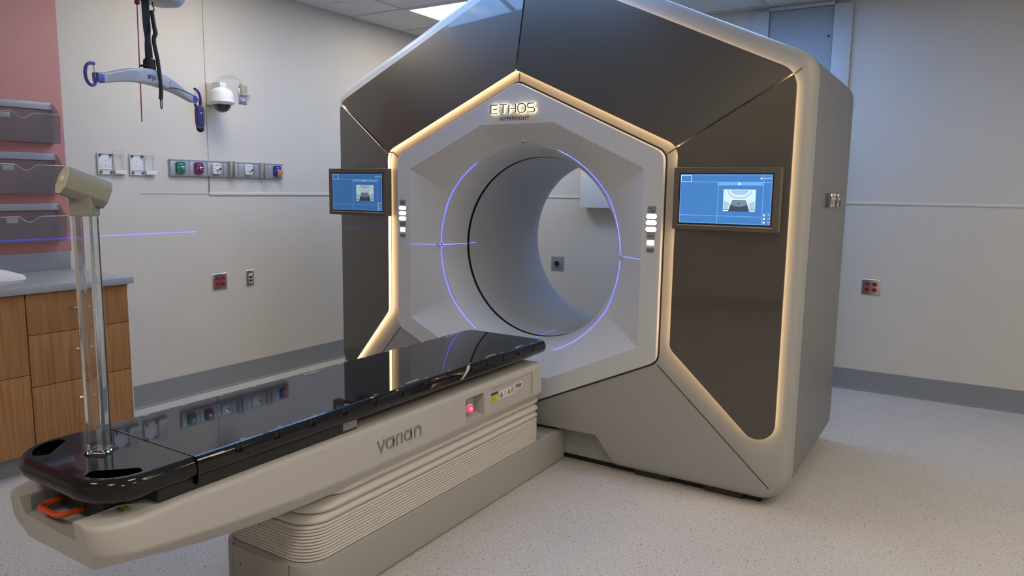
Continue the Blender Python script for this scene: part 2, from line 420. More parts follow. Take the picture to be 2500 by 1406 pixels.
cb = bm_new(); prism(cb, [Vector(p) for p in ((-.445, .196), (.445, .196), (.575, -.02), (-.575, -.02))], lambda p: (XC+p.x, 3.0, p.y), lambda p: (XC+p.x, 3.352, p.y))
cut(shell, cb)
b_ = bmesh.new(); b_.from_mesh(shell.data); yo_ = ORG[shell.name].y      # open the middle and the back again
bmesh.ops.delete(b_, geom=[f for f in b_.faces if all(abs(v.co.y+yo_-3.193) < 1e-3 for v in f.verts) or all(abs(v.co.y+yo_-3.414) < 1e-3 for v in f.verts)], context='FACES')
b_.to_mesh(shell.data); b_.free()
bm = bm_new(); loft(bm, [at3(hinset(.009), 3.410), at3(hinset(.012), 3.426)], True, False, False)
obj('shell_gap', bm, M_seam, mach)
bm = bm_new(); o0, o1 = hinset(.001), hinset(.013)
rings = [at3(o1, 3.421), at3(o0, 3.424)]
for d, y in ((.002, 4.43), (.006, 4.46), (.02, 4.485), (.05, 4.5)): rings.append(at3(hinset(d), y))
def circ(o, r, y): return [(XC+r*math.cos(a), y, ZB+r*math.sin(a)) for a in [math.atan2(p.y-ZB, p.x) for p in o]]
rings += [circ(o0, .80, 4.5), circ(o0, .77, 4.485), circ(o0, .512, 4.29)]
loft(bm, rings, True, False, False)
obj('side_cover', bm, M_side, mach)
# dark gap behind the hexagon
bm = bm_new(); loft(bm, [at3(inset(hexo, -.004), 3.194), at3(inset(hexo, .05), 3.205)], True, False, False)
obj('hexagon_gap', bm, M_seam, mach)
# hexagonal face with the eight-sided scoop
OCT = [(.21, 1.749), (.687, 1.526), (.687, .698), (.21, .475), (-.21, .475), (-.687, .698), (-.687, 1.526), (-.21, 1.749)]
NA = 240
angs = sorted(set([round(2*PI*k/NA-PI, 6) for k in range(NA)]+[round(math.atan2(z-ZB, x), 6) for x, z in OCT]))
def polar(poly, a):
    d = Vector((math.cos(a), math.sin(a))); best = 9
    for i in range(len(poly)):
        p = Vector(poly[i])-Vector((0, ZB)); q = Vector(poly[(i+1) % len(poly)])-Vector((0, ZB)); e = q-p
        den = d.x*e.y-d.y*e.x
        if abs(den) < 1e-9: continue
        t = (p.x*e.y-p.y*e.x)/den; s = (p.x*d.y-p.y*d.x)/den
        if t > 0 and -1e-6 <= s <= 1+1e-6: best = min(best, t)
    return best
hp = [tuple(p) for p in inset(rpoly(HEX, XR_), .009)]
RH = [polar(hp, a) for a in angs]; RO = [polar(OCT, a) for a in angs]
def pr(Rs, y): return [(XC+r*math.cos(a), y, ZB+r*math.sin(a)) for r, a in zip(Rs, angs)]
bm = bm_new()
rings = [pr(RH, 3.203), pr(RH, 3.1775), pr([r-.0015 for r in RH], 3.1735), pr([r-.005 for r in RH], 3.172), pr([r+.003 for r in RO], 3.172), pr([r-.002 for r in RO], 3.1745)]
RC, YC = .536, 3.274
for t in (.25, .5, .75, 1.): rings.append(pr([(r-.002)*(1-t)+RC*t for r in RO], 3.1745+(YC-3.1745)*t))
for r, y in ((.527, 3.290), (.517, 3.311), (.507, 3.337), (.499, 3.366), (.492, 3.40), (.4877, 3.430), (.487, 3.438)): rings.append(pr([r]*len(angs), y))
loft(bm, rings, True, False, False)
obj('hexagon_face', bm, M_face, mach, angle=18)
bm = bm_new(); loft(bm, [pr([r]*len(angs), y) for r, y in ((.4865, 3.438), (.4935, 3.439), (.4935, 3.456), (.484, 3.457))], True, False, False)
obj('bore_gap_ring', bm, M_black, mach)
bm = bm_new(); loft(bm, [pr([r]*len(angs), y) for r, y in ((.4845, 3.455), (.4835, 3.459), (.4835, 4.16), (.487, 4.2), (.497, 4.25), (.512, 4.29))], True, False, False)
obj('bore_tunnel', bm, M_bore, mach)
# dark glossy panels with their light strips
YI, YO = 3.160, 3.264
PATH = [(0, 2.5286), (1.312, 1.928), (1.312, .229), (.85, .715), (.85, 1.625), (0, 2.0118), (-.85, 1.625)]
PA = arcs(PATH, [0, .10, .07, .055, .075, .06, 0], False, 11)
oc, tip, lo, up, ap = PA[1], PA[2], PA[3], PA[4], PA[5]
upper = [PA[0][0]]+oc[:6]+up[5:]+ap[:6]          # apex outer, to corner, then inner line back to the ridge
side = oc[5:]+tip+lo+up[:6]
def y_up(p): return YI+(p.y+.455*abs(p.x)-2.0118)/.5168*(YO-YI)
def y_sd(p): return YI+(abs(p.x)-.85)/.47*(YO-YI)
def shift_seam(poly, ia, ib, toward):
    q = [Vector(p) for p in poly]; e = (q[ib]-q[ia]).normalized(); n = Vector((-e.y, e.x))
    if n.dot(toward-q[ia]) < 0: n = -n
    q[ia] += n*.004; q[ib] += n*.004; return q
cu_ = sum((Vector(p) for p in upper), Vector((0, 0)))/len(upper); cs_ = sum((Vector(p) for p in side), Vector((0, 0)))/len(side)
upper = shift_seam(upper, 6, 7, cu_); side = shift_seam(side, 0, len(side)-1, cs_)
for i in (0, len(upper)-1): upper[i] = Vector((.0035, upper[i].y))
def strip(bm, path, inward, yf, sg):
    P = [Vector(p) for p in path]; n = len(P); O = []
    for i in range(n):
        t = (P[min(i+1, n-1)]-P[max(i-1, 0)]).normalized(); q = Vector((-t.y, t.x))*inward; O.append(P[i]+q*.010)
    loft(bm, [[(XC+sg*p.x, yf(p)+d, p.y) for p in O] for d in (.014, .041)], False, False, False)
for sg in (1, -1):
    for poly, yf, nm in ((upper, y_up, 'upper_panel'), (side, y_sd, 'side_panel')):
        bm = bm_new(); pts = poly if sg > 0 else [Vector(p) for p in poly]
        prism(bm, pts, lambda p: (XC+sg*p.x, yf(p), p.y), lambda p: (XC+sg*p.x, yf(p)+.014, p.y), .002)
        pn = obj(nm, bm, M_panel, mach, angle=20)
        bm = bm_new()
        if nm == 'upper_panel':
            strip(bm, upper[:7], -1, yf, sg); strip(bm, upper[7:], -1, yf, sg)
        else: strip(bm, side, -1, yf, sg)
        obj('light_strip', bm, M_led, pn)
# thin dark seams between the shell pieces
def seam(a, b, w=.0022, wy=.0012):
    a, b = Vector(a), Vector(b); d = (b-a).normalized(); n = Vector((0, -1, 0)); s = d.cross(n).normalized()*w; n = d.cross(s).normalized(); n = n if n.y < 0 else -n
    bm = bm_new(); loft(bm, [[p-s+n*wy, p+s+n*wy, p+s-n*.004, p-s-n*.004] for p in (a, b)]); return bm
for sg in (1, -1):
    obj('shell_seam', seam((XC+sg*.783, 3.194, .622), (XC+sg*1.295, 3.3005, .098)), M_seam, mach)
    obj('shell_seam', seam((XC+sg*1.295, 3.294, 1.921), (XC+sg*1.322, 3.3, 1.944)), M_seam, mach)
    obj('shell_seam', seam((XC+sg*.776, 3.1935, 1.585), (XC+sg*.835, 3.198, 1.622)), M_seam, mach)
obj('shell_seam', seam((XC, 3.1935, 1.95), (XC, 3.198, 2.0)), M_seam, mach)
# cover plate around the couch base, dark plinth
bm = bm_new(); prism(bm, [Vector(p) for p in ((-.438, .192), (.438, .192), (.535, .034), (-.535, .034))], lambda p: (XC+p.x, 3.348, p.y), lambda p: (XC+p.x, 3.3515, p.y), .0008)
obj('foot_cover', bm, mat('foot_cover_shaded_grey', (.34, .335, .315), .5), mach)  # shade of the recess is put into this slightly darker grey
obj('plinth', box(bm_new(), XC-1.25, XC+1.25, 3.37, 4.42, 0, .05), M_black, mach)
for x in (.72, 1.08): obj('levelling_pad', box(bm_new(), XC+x-.09, XC+x+.09, 3.352, 3.372, 0, .029), M_seam, mach)
# control buttons on both sides of the face
YF_ = 3.1722
def pill(x, z, wd, ht, r0, r1, m):
    bm = bm_new(); o = rpoly([(x-wd/2, z-ht/2), (x+wd/2, z-ht/2), (x+wd/2, z+ht/2), (x-wd/2, z+ht/2)], [r0, r1, r1, r0])
    prism(bm, o, lambda p: (XC+p.x, YF_+.001, p.y), lambda p: (XC+p.x, YF_-.0035, p.y), .0008); return bm
def rim_bm(x, z, wd, ht, r, m=None, w_=.0016):
    bm = bm_new(); ribbon(bm, rrect(x-wd/2, x+wd/2, z-ht/2, z+ht/2, r), w_, lambda a, b, d: (XC+a, YF_-d, b), -.001, .0016, True); return bm
for xb in (-.744, .735):
    for z in (1.312, 1.283, 1.253):
        obj('lit_button', pill(xb-.0135, z, .0255, .0225, .0112, .001, 0), M_lit, mach); obj('lit_button', pill(xb+.0135, z, .0255, .0225, .001, .0112, 0), M_lit, mach)
        obj('button_rim', rim_bm(xb, z, .056, .0265, .013), M_btn, mach)
    obj('lit_button', pill(xb, 1.191, .034, .024, .004, .004, 0), M_lit, mach)
    for z, ht, m_, rr in ((1.343, .024, M_btn, .004), (1.222, .024, M_olive if xb > 0 else M_btn, .004), (1.158, .015, M_btn, .0072)):
        b_ = obj('grey_button', pill(xb, z, .033, ht, rr, rr, 0), m_, mach)
        bm = bm_new()
        ribbon(bm, rrect(xb-.0185, xb+.0185, z-ht/2-.002, z+ht/2+.002, rr+.001), .0013, lambda a, b, d: (XC+a, YF_-d, b), -.001, .0015, True)
        F = lambda a, b, d: (XC+a, YF_-.0035-d, b)
        if z > 1.3: ribbon(bm, [(xb-.010, z+.006), (xb-.004, z+.003), (xb+.002, z+.004)], .003, F, -.0005, .0005); ribbon(bm, [(xb-.002, z-.006), (xb+.012, z-.006)], .004, F, -.0005, .0005)
        elif z > 1.2: ribbon(bm, arc2(xb, z, .003, .003, 0, 360, 10)[:-1], .002, F, -.0005, .0005, True); ribbon(bm, [(xb-.011, z), (xb-.005, z)], .003, F, -.0005, .0005); ribbon(bm, [(xb+.005, z), (xb+.011, z)], .003, F, -.0005, .0005)
        else: ribbon(bm, [(xb-.011, z), (xb-.004, z)], .006, F, -.0005, .0005); ribbon(bm, [(xb+.004, z), (xb+.011, z)], .006, F, -.0005, .0005)
        obj('button_symbol', bm, M_ink, b_)
# backlit name and the line under it
def letters(fn, wd, d0, d1):
    bm = bm_new(); R_ = lambda p, **k: ribbon(bm, p, wd, fn, d0, d1, **k)
    x = 0; h = .044
    R_([(.042, h), (0, h), (0, 0), (.042, 0)]); R_([(.012, h/2), (.037, h/2)])                         # E
    x = .052; R_([(x, h), (x+.044, h)]); R_([(x+.022, h), (x+.022, 0)])                                # T
    x = .108; R_([(x, h), (x, 0)]); R_([(x+.040, h), (x+.040, 0)]); R_([(x+.008, h/2), (x+.040, h/2)])  # H
    x = .160; R_(rrect(x, x+.046, 0, h, .017), closed=True)                                            # O
    x = .215; R_([(x+.042, h)]+arc2(x+.012, h*.75, .011, h*.25, 90, 270, 8)+arc2(x+.032, h*.25, .011, h*.25, 90, -90, 8)+[(x, 0)])  # S
    return bm
ETX = XC-.144
base_ = obj('name_letters', letters(lambda x, z, d: (ETX+x, 3.172-d, 1.803+z*.96), .0052, .011, .015), mat('letter_face', (.10, .095, .08), .5), mach)
obj('letter_glow', letters(lambda x, z, d: (ETX+x, 3.172-d, 1.803+z*.96), .0066, .001, .0105), M_ledw, base_)
TM = Matrix.Translation((XC-.009, 3.1715, 1.7765)) @ Matrix.Rotation(PI/2, 4, 'X')
obj('name_line', text_bm('HYPERSIGHT', .0275, TM, spacing=1.12), mat('name_ink', (.03, .035, .05), .5), mach)
# laser ports
def port(x, y, z, ax, r=.017):
    o = obj('laser_port', lathe(bm_new(), [(r, -.012), (r, .001), (r*.92, .004), (r*.45, .005), (r*.42, .002)], (XC+x, y, z), ax, 24), M_face, mach)
    obj('aperture', lathe(bm_new(), [(r*.35, .002), (r*.33, .0052)], (XC+x, y, z), ax, 14), M_ink, o)
port(-.5435, 3.268, ZB, (.95, -.31, 0)); port(.5435, 3.268, ZB, (-.95, -.31, 0)); port(0, 3.245, 1.667, (0, -.55, -.83), .013)
# the two touch screens
def screen(x0, x1, tilt, dim):
    z0, z1, y = 1.261, 1.531, 3.148
    t = 'touch_screen'
    root = obj(t, bm_new_rounded(x0, x1, y, y+.045, z0, z1), M_bezel, mach)
    a, b, c, d = x0+.022*1.45, x1-.022*1.45, z0+.030, z1-.030
    K = dim
    ms = [emit('screen_blue'+str(K), (.062*K, .23*K, .58*K), 1.), emit('screen_line'+str(K), (.17*K, .46*K, .98*K), 1.), emit('screen_white'+str(K), (.70*K, .92*K, 1.0*K), 1.),
          emit('screen_dark'+str(K), (.055*K, .075*K, .11*K), 1.), emit('screen_mid'+str(K), (.20*K, .26*K, .36*K), 1.), M_black, emit('screen_pale'+str(K), (.42*K, .62*K, .85*K), 1.)]
    bm = bm_new(); box(bm, a-.006, b+.006, y-.0006, y+.002, c-.006, d+.006, mi=5)
    box(bm, a, b, y-.0012, y, c, d, mi=0)
    X = lambda u: a+(b-a)*u
    Z = lambda v: d-(d-c)*v
    def ln(u0, v0, u1, v1, w_=.0012, mi=1): ribbon(bm, [(X(u0), Z(v0)), (X(u1), Z(v1))], w_*2, lambda p, q, e: (p, y-.0012-e, q), .0, .0005, mi=mi)
    for u0, v0, u1, v1 in ((0, .01, 1, .01), (0, .99, 1, .99), (.004, 0, .004, 1), (.996, 0, .996, 1), (0, .155, 1, .155), (.91, 0, .91, 1), (.43, .22, .43, 1), (0, .84, .91, .84), (.405, .155, .43, .22), (.43, .215, .91, .215), (.91, .77, 1, .77)): ln(u0, v0, u1, v1)
    for u0, v0, u1, v1 in ((.008, .02, .125, .02), (.008, .15, .125, .15), (.008, .02, .008, .15), (.125, .02, .125, .15)): ln(u0, v0, u1, v1, .0013, 2)
    box(bm, X(.43), X(.91), y-.0016, y-.0012, Z(.213), Z(.16), mi=1)
    box(bm, X(.645), X(.668), y-.0022, y-.0016, Z(.21), Z(.165), mi=2)
    # camera picture of the couch in the bore
    u0, u1, v0, v1 = .49, .835, .30, .74
    box(bm, X(u0), X(u1), y-.0018, y-.0012, Z(v1), Z(v0), mi=2)
    def poly(pts, e, mi):
        f = bm.faces.new([bm.verts.new((X(u), y-.0018-e, Z(v))) for u, v in pts]); f.material_index = mi
    uc = (u0+u1)/2
    arc = [(uc+.13*math.cos(math.radians(q)), v0+.02+.165*math.sin(math.radians(q))) for q in range(0, 181, 12)]; poly([(p, max(v0+.004, q)) for p, q in arc], .0001, 6)
    arc = [(uc+.12*math.cos(math.radians(q)), v0+.01+.15*math.sin(math.radians(q))) for q in range(0, 181, 12)]; poly([(p, max(v0+.004, q)) for p, q in arc], .0002, 2)
    arc = [(uc+.095*math.cos(math.radians(q)), v0+.01+.105*math.sin(math.radians(q))) for q in range(0, 181, 12)]; poly([(p, max(v0+.004, q)) for p, q in arc], .0003, 6)
    poly([(u0+.005, .53), (uc-.10, .58), (uc-.12, .70), (u0+.005, .70)], .0001, 6); poly([(u1-.005, .53), (uc+.10, .58), (uc+.12, .70), (u1-.005, .70)], .0001, 6)
    poly([(u0, .70), (uc-.115, .70), (uc-.115, .712), (u0, .712)], .0002, 3); poly([(u1, .70), (uc+.115, .70), (uc+.115, .712), (u1, .712)], .0002, 3)
    poly([(uc-.075, .52), (uc-.065, .51), (uc+.065, .51), (uc+.075, .52), (uc+.115, .74), (uc-.115, .74)], .0004, 3)
    poly([(uc-.075, .52), (uc-.065, .515), (uc+.065, .515), (uc+.075, .52), (uc+.088, .60), (uc+.05, .635), (uc, .645), (uc-.05, .635), (uc-.088, .60)], .0005, 4)
    poly([(uc-.01, .57), (uc+.008, .57), (uc+.008, .59), (uc-.01, .59)], .0006, 3)
    for k in range(3):
        v = .80+.07*k
        box(bm, X(.922), X(.945), y-.002, y-.0012, Z(v+.022), Z(v-.012), mi=2); box(bm, X(.972), X(.988), y-.002, y-.0012, Z(v+.006), Z(v-.008), mi=2)
    lathe(bm, [(.0042, 0), (.0042, .001)], (X(.885), y-.0012, Z(.08)), (0, -1, 0), 14, mi=2)
    text_bm('04:00 PM', .0078, Matrix.Translation((X(.953), y-.0018, Z(.08))) @ Matrix.Rotation(PI/2, 4, 'X'), .0002, 2, bm)
    obj('display', bm, ms, root, keep=True)
    obj('lower_lip', box(bm_new(), a-.008, b+.010, y-.003, y+.001, c-.013, c-.009, .0008), M_shell, root)
    obj('mount_bracket', box(bm_new(), (x0+x1)/2-.12, (x0+x1)/2+.12, y+.03, y+.13, z0+.05, z1-.05, .004), M_black, root)
def bm_new_rounded(x0, x1, y0, y1, z0, z1):
    return prism(bm_new(), rrect(x0, x1, z0, z1, .006), lambda p: (p.x, y1, p.y), lambda p: (p.x, y0, p.y), .0015)
screen(XC+.842, XC+1.297, 0, 1.); screen(XC-1.297, XC-.842, 0, .55)  # left screen's colours are dimmed to stand for its oblique viewing angle
# hook rack with metal clips and a scuffed label mark on the right side
xs = XC+1.3735
root = obj('clip_rack', box(bm_new(), xs, xs+.004, 3.755, 4.145, 1.358, 1.430, .001), mat('rack_grey', (.20, .20, .195), .35, metal=.6), mach)
for k in range(6):
    y = 3.775+.066*k; bm = box(bm_new(), xs+.004, xs+.018, y, y+.024, 1.362, 1.427, .003)
    if k in (1, 2, 4): box(bm, xs+.018, xs+.022, y+.004, y+.020, 1.412, 1.426, .001); lathe(bm, [(.007, 0), (.006, .006)], (xs+.018, y+.012, 1.402), (1, 0, 0), 12)
    obj('clip', bm, M_chrome if k in (1, 2, 4) else M_dkgrey, root)
obj('side_scuff', box(bm_new(), xs-.001, xs+.0006, 4.085, 4.10, 1.045, 1.122), mat('scuff', (.42, .41, .37), .6), mach)
# ------------------------------------------------------------------ treatment couch
couch = thing('treatment_couch', 'long white cantilevered treatment couch with glossy black top, pleated bellows and grey base', 'medical couch', (XC, 2.4, 0))
ZT = .688
# base
bm = bm_new(); o = rpoly([(XC-.23, 1.552), (XC+.23, 1.552), (XC+.23, 3.345), (XC-.23, 3.345)], [.085, .085, .01, .01], True, 11)
loft(bm, [[(p.x, p.y, z) for p in inset(o, d)] for d, z in ((.012, 0), (.012, .006), (0, .012), (0, .160), (.003, .170), (.012, .176), (.02, .177))])
obj('base', bm, M_plinth, couch)
fp = obj('front_plate', box(bm_new(), XC-.142, XC+.142, 1.5495, 1.556, .012, .166, .001), M_plinth, couch)
for x in (-.1435, .1435): obj('plate_gap', box(bm_new(), XC+x-.001, XC+x+.001, 1.5512, 1.556, .012, .170), M_seam, couch)
obj('plate_screw', lathe(bm_new(), [(.004, 0), (.003, .001)], (XC-.105, 1.5495, .105), (0, -1, 0), 10), M_seam, fp)
# bellows
bm = bm_new(); rings = []
def pleat(z0, z1, out, ins, fr0, fr1, n=7):
    for k in range(n):
        t = k/(n-1); s = math.sin(PI*t)**.6 if 0 < t < 1 else 0
        d = ins+(out-ins)*s; fr = fr0+(fr1-fr0)*t
        rings.append([(p.x, p.y, z0+(z1-z0)*t) for p in rpoly([(XC-.222+d, 1.565+fr+d), (XC+.222-d, 1.565+fr+d), (XC+.222-d, 3.075-d), (XC-.222+d, 3.075-d)], [.095, .095, .03, .03], True, 13)])
z = .177
for k in range(11): pleat(z, z+.0112, 0, .0075, .004*k/11, .004*(k+1)/11); z += .0112
pleat(z, z+.030, -.001, .014, .006, .02); z += .030
pleat(z, z+.040, -.002, .020, .02, .06); z += .040
pleat(z, z+.036, -.002, .022, .09, .14)
loft(bm, rings)
obj('bellows', bm, M_pleat, couch, angle=60)
# beam
def beam_ring(y):
    tf = max(0, min(1, (1.0-y)/.112)); rnd = 1-math.sqrt(max(0, 1-tf*tf)) if tf > 0 else 0
    hw = .257-.072*rnd; chin = max(0, min(1, (1.75-y)/.86)); zb = .388+.062*chin**1.6
    wb = .212-.044*smoothstep((1.35-y)/.46)
    zt = .590-.006*smoothstep((1.15-y)/.2)
    be = smoothstep((y-3.03)/.03)
    hw -= .02*be; zt -= .012*be; zb += .01*be; wb -= .02*be
    o = rpoly([(-hw+.006, zt), (-hw, zb+.055), (-wb, zb), (wb, zb), (hw, zb+.055), (hw-.006, zt)], [.018, .02, .012, .012, .02, .018], True, 7)
    fr = max(0, min(1, (1.15-y)/.26))
    return [(XC+p.x, y+.030*fr*max(0, min(1, (.535-p.y)/.085)), p.y) for p in o]
bm = bm_new(); ys = [.888, .8885, .891, .897, .906, .918, .934, .952, .975, 1.0, 1.05, 1.12, 1.2, 1.3, 1.45, 1.6, 1.8, 2.2, 2.6, 2.9, 3.02, 3.035, 3.045, 3.055, 3.06]
loft(bm, [beam_ring(y) for y in ys])
beam = obj('beam', bm, M_couch, couch, angle=40)
cb = box(bm_new(), XC-.135, XC+.135, .80, 1.75, .532, .70)
prism(cb, rrect(2.402, 2.537, .452, .555, .008), lambda p: (XC+.20, p.x, p.y), lambda p: (XC+.30, p.x, p.y))
prism(cb, rrect(2.592, 2.952, .451, .560, .012), lambda p: (XC+.243, p.x, p.y), lambda p: (XC+.30, p.x, p.y))
prism(cb, rrect(2.880, 2.945, .462, .552, .010), lambda p: (XC+.205, p.x, p.y), lambda p: (XC+.30, p.x, p.y))
cut(beam, cb)
# emergency stop button, label stickers, maker's name on the beam's side
X1 = XC+.2575
bm = bm_new(); loft(bm, [[(XC+.198, 2.404, .47), (XC+.198, 2.535, .47), (XC+.198, 2.535, .455), (XC+.198, 2.404, .455)], [(X1-.003, 2.404, .4545), (X1-.003, 2.535, .4545), (X1-.003, 2.535, .453), (X1-.003, 2.404, .453)]])
obj('stop_shelf', bm, M_couch, couch)
bt = obj('stop_button_collar', lathe(bm_new(), [(.021, 0), (.021, .022), (.017, .026)], (XC+.216, 2.462, .498), (.9, -.35, .12), 24), M_lwhite, couch)
obj('stop_button', lathe(bm_new(), [(.0155, 0), (.0155, .006), (.011, .009), (.0105, .007)], (XC+.216+.0234, 2.462-.009, .501), (.9, -.35, .12), 24), emit('red_lit_ring', (1., .02, .10), 1.6, (.4, .02, .05)), bt)
obj('stop_button_core', lathe(bm_new(), [(.0075, 0), (.0075, .0015)], (XC+.216+.0305, 2.462-.0115, .5022), (.9, -.35, .12), 16), emit('pink_lit_core', (1., .30, .32), 1.3), bt)
XLb = XC+.2442
def sticker(y0, y1, z0, z1, m_, name='label', d=.0004): return obj(name, box(bm_new(), XLb-.001, XLb+d, y0, y1, z0, z1), m_, couch)
def px(y): return y
ylab = sticker(2.597, 2.660, .487, .531, M_yellow, 'yellow_label')
obj('label_head', box(bm_new(), XLb, XLb+.0007, 2.597, 2.660, .519, .531), M_ink, ylab)
bm = bm_new()
for k in range(5): box(bm, XLb, XLb+.0007, 2.602, 2.652-.006*(k % 3), .4905+.0052*k, .4925+.0052*k)
obj('label_text', bm, mat('olive_print', (.28, .24, .03), .6), ylab)
wl = sticker(2.672, 2.800, .489, .527, M_white, 'white_label')
F = lambda a, b, d: (XLb+.0004+d, a, b)
bm = bm_new()
for y in (2.690, 2.752):
    v_ = [(y-.011, .499), (y+.011, .499), (y, .521)]; ribbon(bm, v_, .0022, F, 0, .0006, True, 1)
    f = bm.faces.new([bm.verts.new(F(a, b, .0004)) for a, b in v_]); f.material_index = 0
    ribbon(bm, [(y, .503), (y, .512)], .002, F, 0, .0009, mi=1)
ribbon(bm, [(2.720, .497), (2.720, .512)], .004, F, 0, .0006, mi=1); ribbon(bm, arc2(2.720, .516, .0022, .0022, 0, 360, 8)[:-1], .002, F, 0, .0006, True, 1)
ribbon(bm, arc2(2.782, .510, .009, .010, 0, 360, 16)[:-1], .0025, F, 0, .0006, True, 1); ribbon(bm, [(2.776, .503), (2.788, .517)], .003, F, 0, .0006, mi=1)
box(bm, XLb, XLb+.0009, 2.68, 2.70, .4925, .4945, mi=1); box(bm, XLb, XLb+.0009, 2.772, 2.79, .4925, .4945, mi=1)
obj('warning_symbols', bm, [mat('amber', (.60, .33, .03), .5), M_ink], wl, keep=True)
bl = sticker(2.806, 2.868, .502, .532, M_white, 'bar_code_label')
bm = bm_new(); random.seed(3); y = 2.811
while y < 2.860: wv = random.choice((.0012, .002, .003)); box(bm, XLb, XLb+.0008, y, y+wv, .510, .527); y += wv+random.choice((.001, .0018))
box(bm, XLb, XLb+.0008, 2.84, 2.86, .5045, .507)
obj('bars', bm, M_ink, bl)
FB = lambda s, t, d: (XC+.2568+d, 1.868+s, .487+t)
bm = bm_new(); wd = .0062; h = .040; R_ = lambda p, **k: ribbon(bm, p, wd, FB, -.003, .0012, **k)
R_([(0, h), (.016, 0), (.032, h)])                                                            # v
R_(arc2(.060, h/2, .0175, h/2-.003, 0, 360, 20)[:-1], closed=True); R_([(.0785, h), (.0785, 0)])   # a
R_([(.096, 0), (.096, h*.62)]+arc2(.1085, h*.62, .0125, h*.33, 180, 95, 8))                     # r
R_([(.122, 0), (.122, h)])                                                                     # i
R_(arc2(.155, h/2, .0175, h/2-.003, 0, 360, 20)[:-1], closed=True); R_([(.1735, h), (.1735, 0)])  # a
R_([(.194, 0), (.194, h*.6)]+arc2(.210, h*.6, .016, h*.36, 180, 0, 14)+[(.226, 0)])             # n
bmesh.ops.scale(bm, vec=(1, 1.05, 1.05), verts=bm.verts[:], space=Matrix.Translation((0, -1.868, -.487)))
obj('maker_name', bm, M_print, couch, keep=False)
# black carriage under the top, its end block and the orange pull handle
obj('carriage', box(bm_new(), XC-.098, XC+.098, 1.02, 3.0, .54, .622, .004), M_black, couch)
obj('carriage_rail', box(bm_new(), XC-.225, XC+.225, 1.06, 1.80, .5925, .632, .006), M_rubber, couch)
obj('end_block', box(bm_new(), XC-.105, XC+.128, .97, 1.199, .5415, .632, .006), M_black, couch)
hp_ = rpoly([(XC-.088, 1.0), (XC-.088, .908), (XC+.026, .908), (XC+.026, 1.0)], [0, .022, .022, 0], False, 7)
obj('pull_handle', tube(bm_new(), [(p.x, p.y, .562) for p in hp_], .0075, 12), M_orange, couch)
obj('latch_block', box(bm_new(), XC-.112, XC-.094, .935, .99, .5325, .56, .002), M_dkgrey, couch)
obj('slot_cover', box(bm_new(), XC-.1352, XC-.1335, .915, .96, .536, .578), M_midgrey, couch)
sq = obj('hand_trap_sticker', box(bm_new(), XC+.152, XC+.192, .985, 1.010, .5885, .5895), mat('sticker_yellow', (.50, .42, .05), .5), couch)
FZ = lambda a, b, d: (a, b, .5895+d)
bm = bm_new(); ribbon(bm, [(XC+.159, .989), (XC+.185, .989), (XC+.172, 1.007)], .003, FZ, 0, .0005, True); ribbon(bm, rrect(XC+.154, XC+.190, .9865, 1.0085, .002), .0015, FZ, 0, .0005, True)
obj('sticker_symbol', bm, M_ink, sq)
# the black top in two pieces
def top_piece(o, prof): 
    bm = bm_new(); loft(bm, [[(p.x, p.y, z) for p in inset(o, d)] for d, z in prof]); return bm
PROF = [(.12, .612), (.065, .614), (.030, .620), (.010, .632), (.002, .643), (0, .653), (.001, .665), (.004, .674), (.009, .682), (.014, .6865), (.019, ZT)]
YS = 1.165
main_o = rpoly([(XC-.245, YS+.002), (XC+.245, YS+.002), (XC+.245, 3.122), (XC-.245, 3.122)], [.001, .001, .045, .045], True, 9)
def end_loft(o, ext):
    # the pieces butt together at the seam: no inset on the straight seam edge
    bm = bm_new(); rings = []
    for d, z in PROF:
        q = inset(o, d) if d else o
        rings.append([(p.x, (YS+.002 if abs(s.y-(YS+.002)) < .0025 else p.y) if not ext else (YS-.002 if abs(s.y-(YS-.002)) < .0025 else p.y), z) for p, s in zip(q, o)])
    loft(bm, rings); return bm
top = obj('table_top', end_loft(main_o, False), M_carbon, couch, angle=30)
NOT = [1.302, 1.438, 1.578, 1.722, 1.868, 2.012, 2.158, 2.304, 2.448, 2.574, 2.700, 2.829, 2.966]
cb = bm_new()
for y in NOT:
    for sx in (-1, 1): lathe(cb, [(.012, .662), (.012, .70)], (XC+sx*.243, y, 0), (0, 0, 1), 18)
cut(top, cb)
ext_o = rpoly([(XC+.245, YS-.002), (XC+.245, .895), (XC-.245, .895), (XC-.245, YS-.002)], [.001, .13, .13, .001], True, 25)
ext = obj('foot_extension', end_loft(ext_o, True), M_carbon, couch, angle=30)
cb = bm_new()
for sx in (-1, 1):
    arc_ = [(XC+sx*(.113+.101*math.cos(math.radians(q))), 1.027+.101*math.sin(math.radians(q))) for q in range(-82, 3, 6)]
    o = rpoly([arc_[0]]+arc_[1:-1]+[arc_[-1], (XC+sx*.186, 1.040), (XC+sx*.104, .954)], [.012]+[0]*(len(arc_)-2)+[.010, .010, .012], True, 5)
    prism(cb, o, lambda p: (p.x, p.y, .55), lambda p: (p.x, p.y, .75))
cut(ext, cb)
M_pp = mat('pale_print', (.45, .45, .45), .5)
for k, y in enumerate(NOT):
    for sx in (-1, 1):
        x = XC+sx*.219; y += .032 if sx > 0 else 0
        obj('position_mark', text_bm('%s%d' % ('FH'[k > 6], abs(k-6)), .016, Matrix.Translation((x, y, ZT+.0003)) @ Matrix.Rotation(PI/2 if sx > 0 else -PI/2, 4, 'Z'), .0002), M_pp, couch)
for y, sx in ((2.08, 1), (2.62, 1), (2.86, 1), (1.95, -1), (2.86, -1)): obj('printed_line', box(bm_new(), XC+sx*.205-.003, XC+sx*.205+.003, y, y+.075, ZT-.0002, ZT+.0003), M_pp, couch)
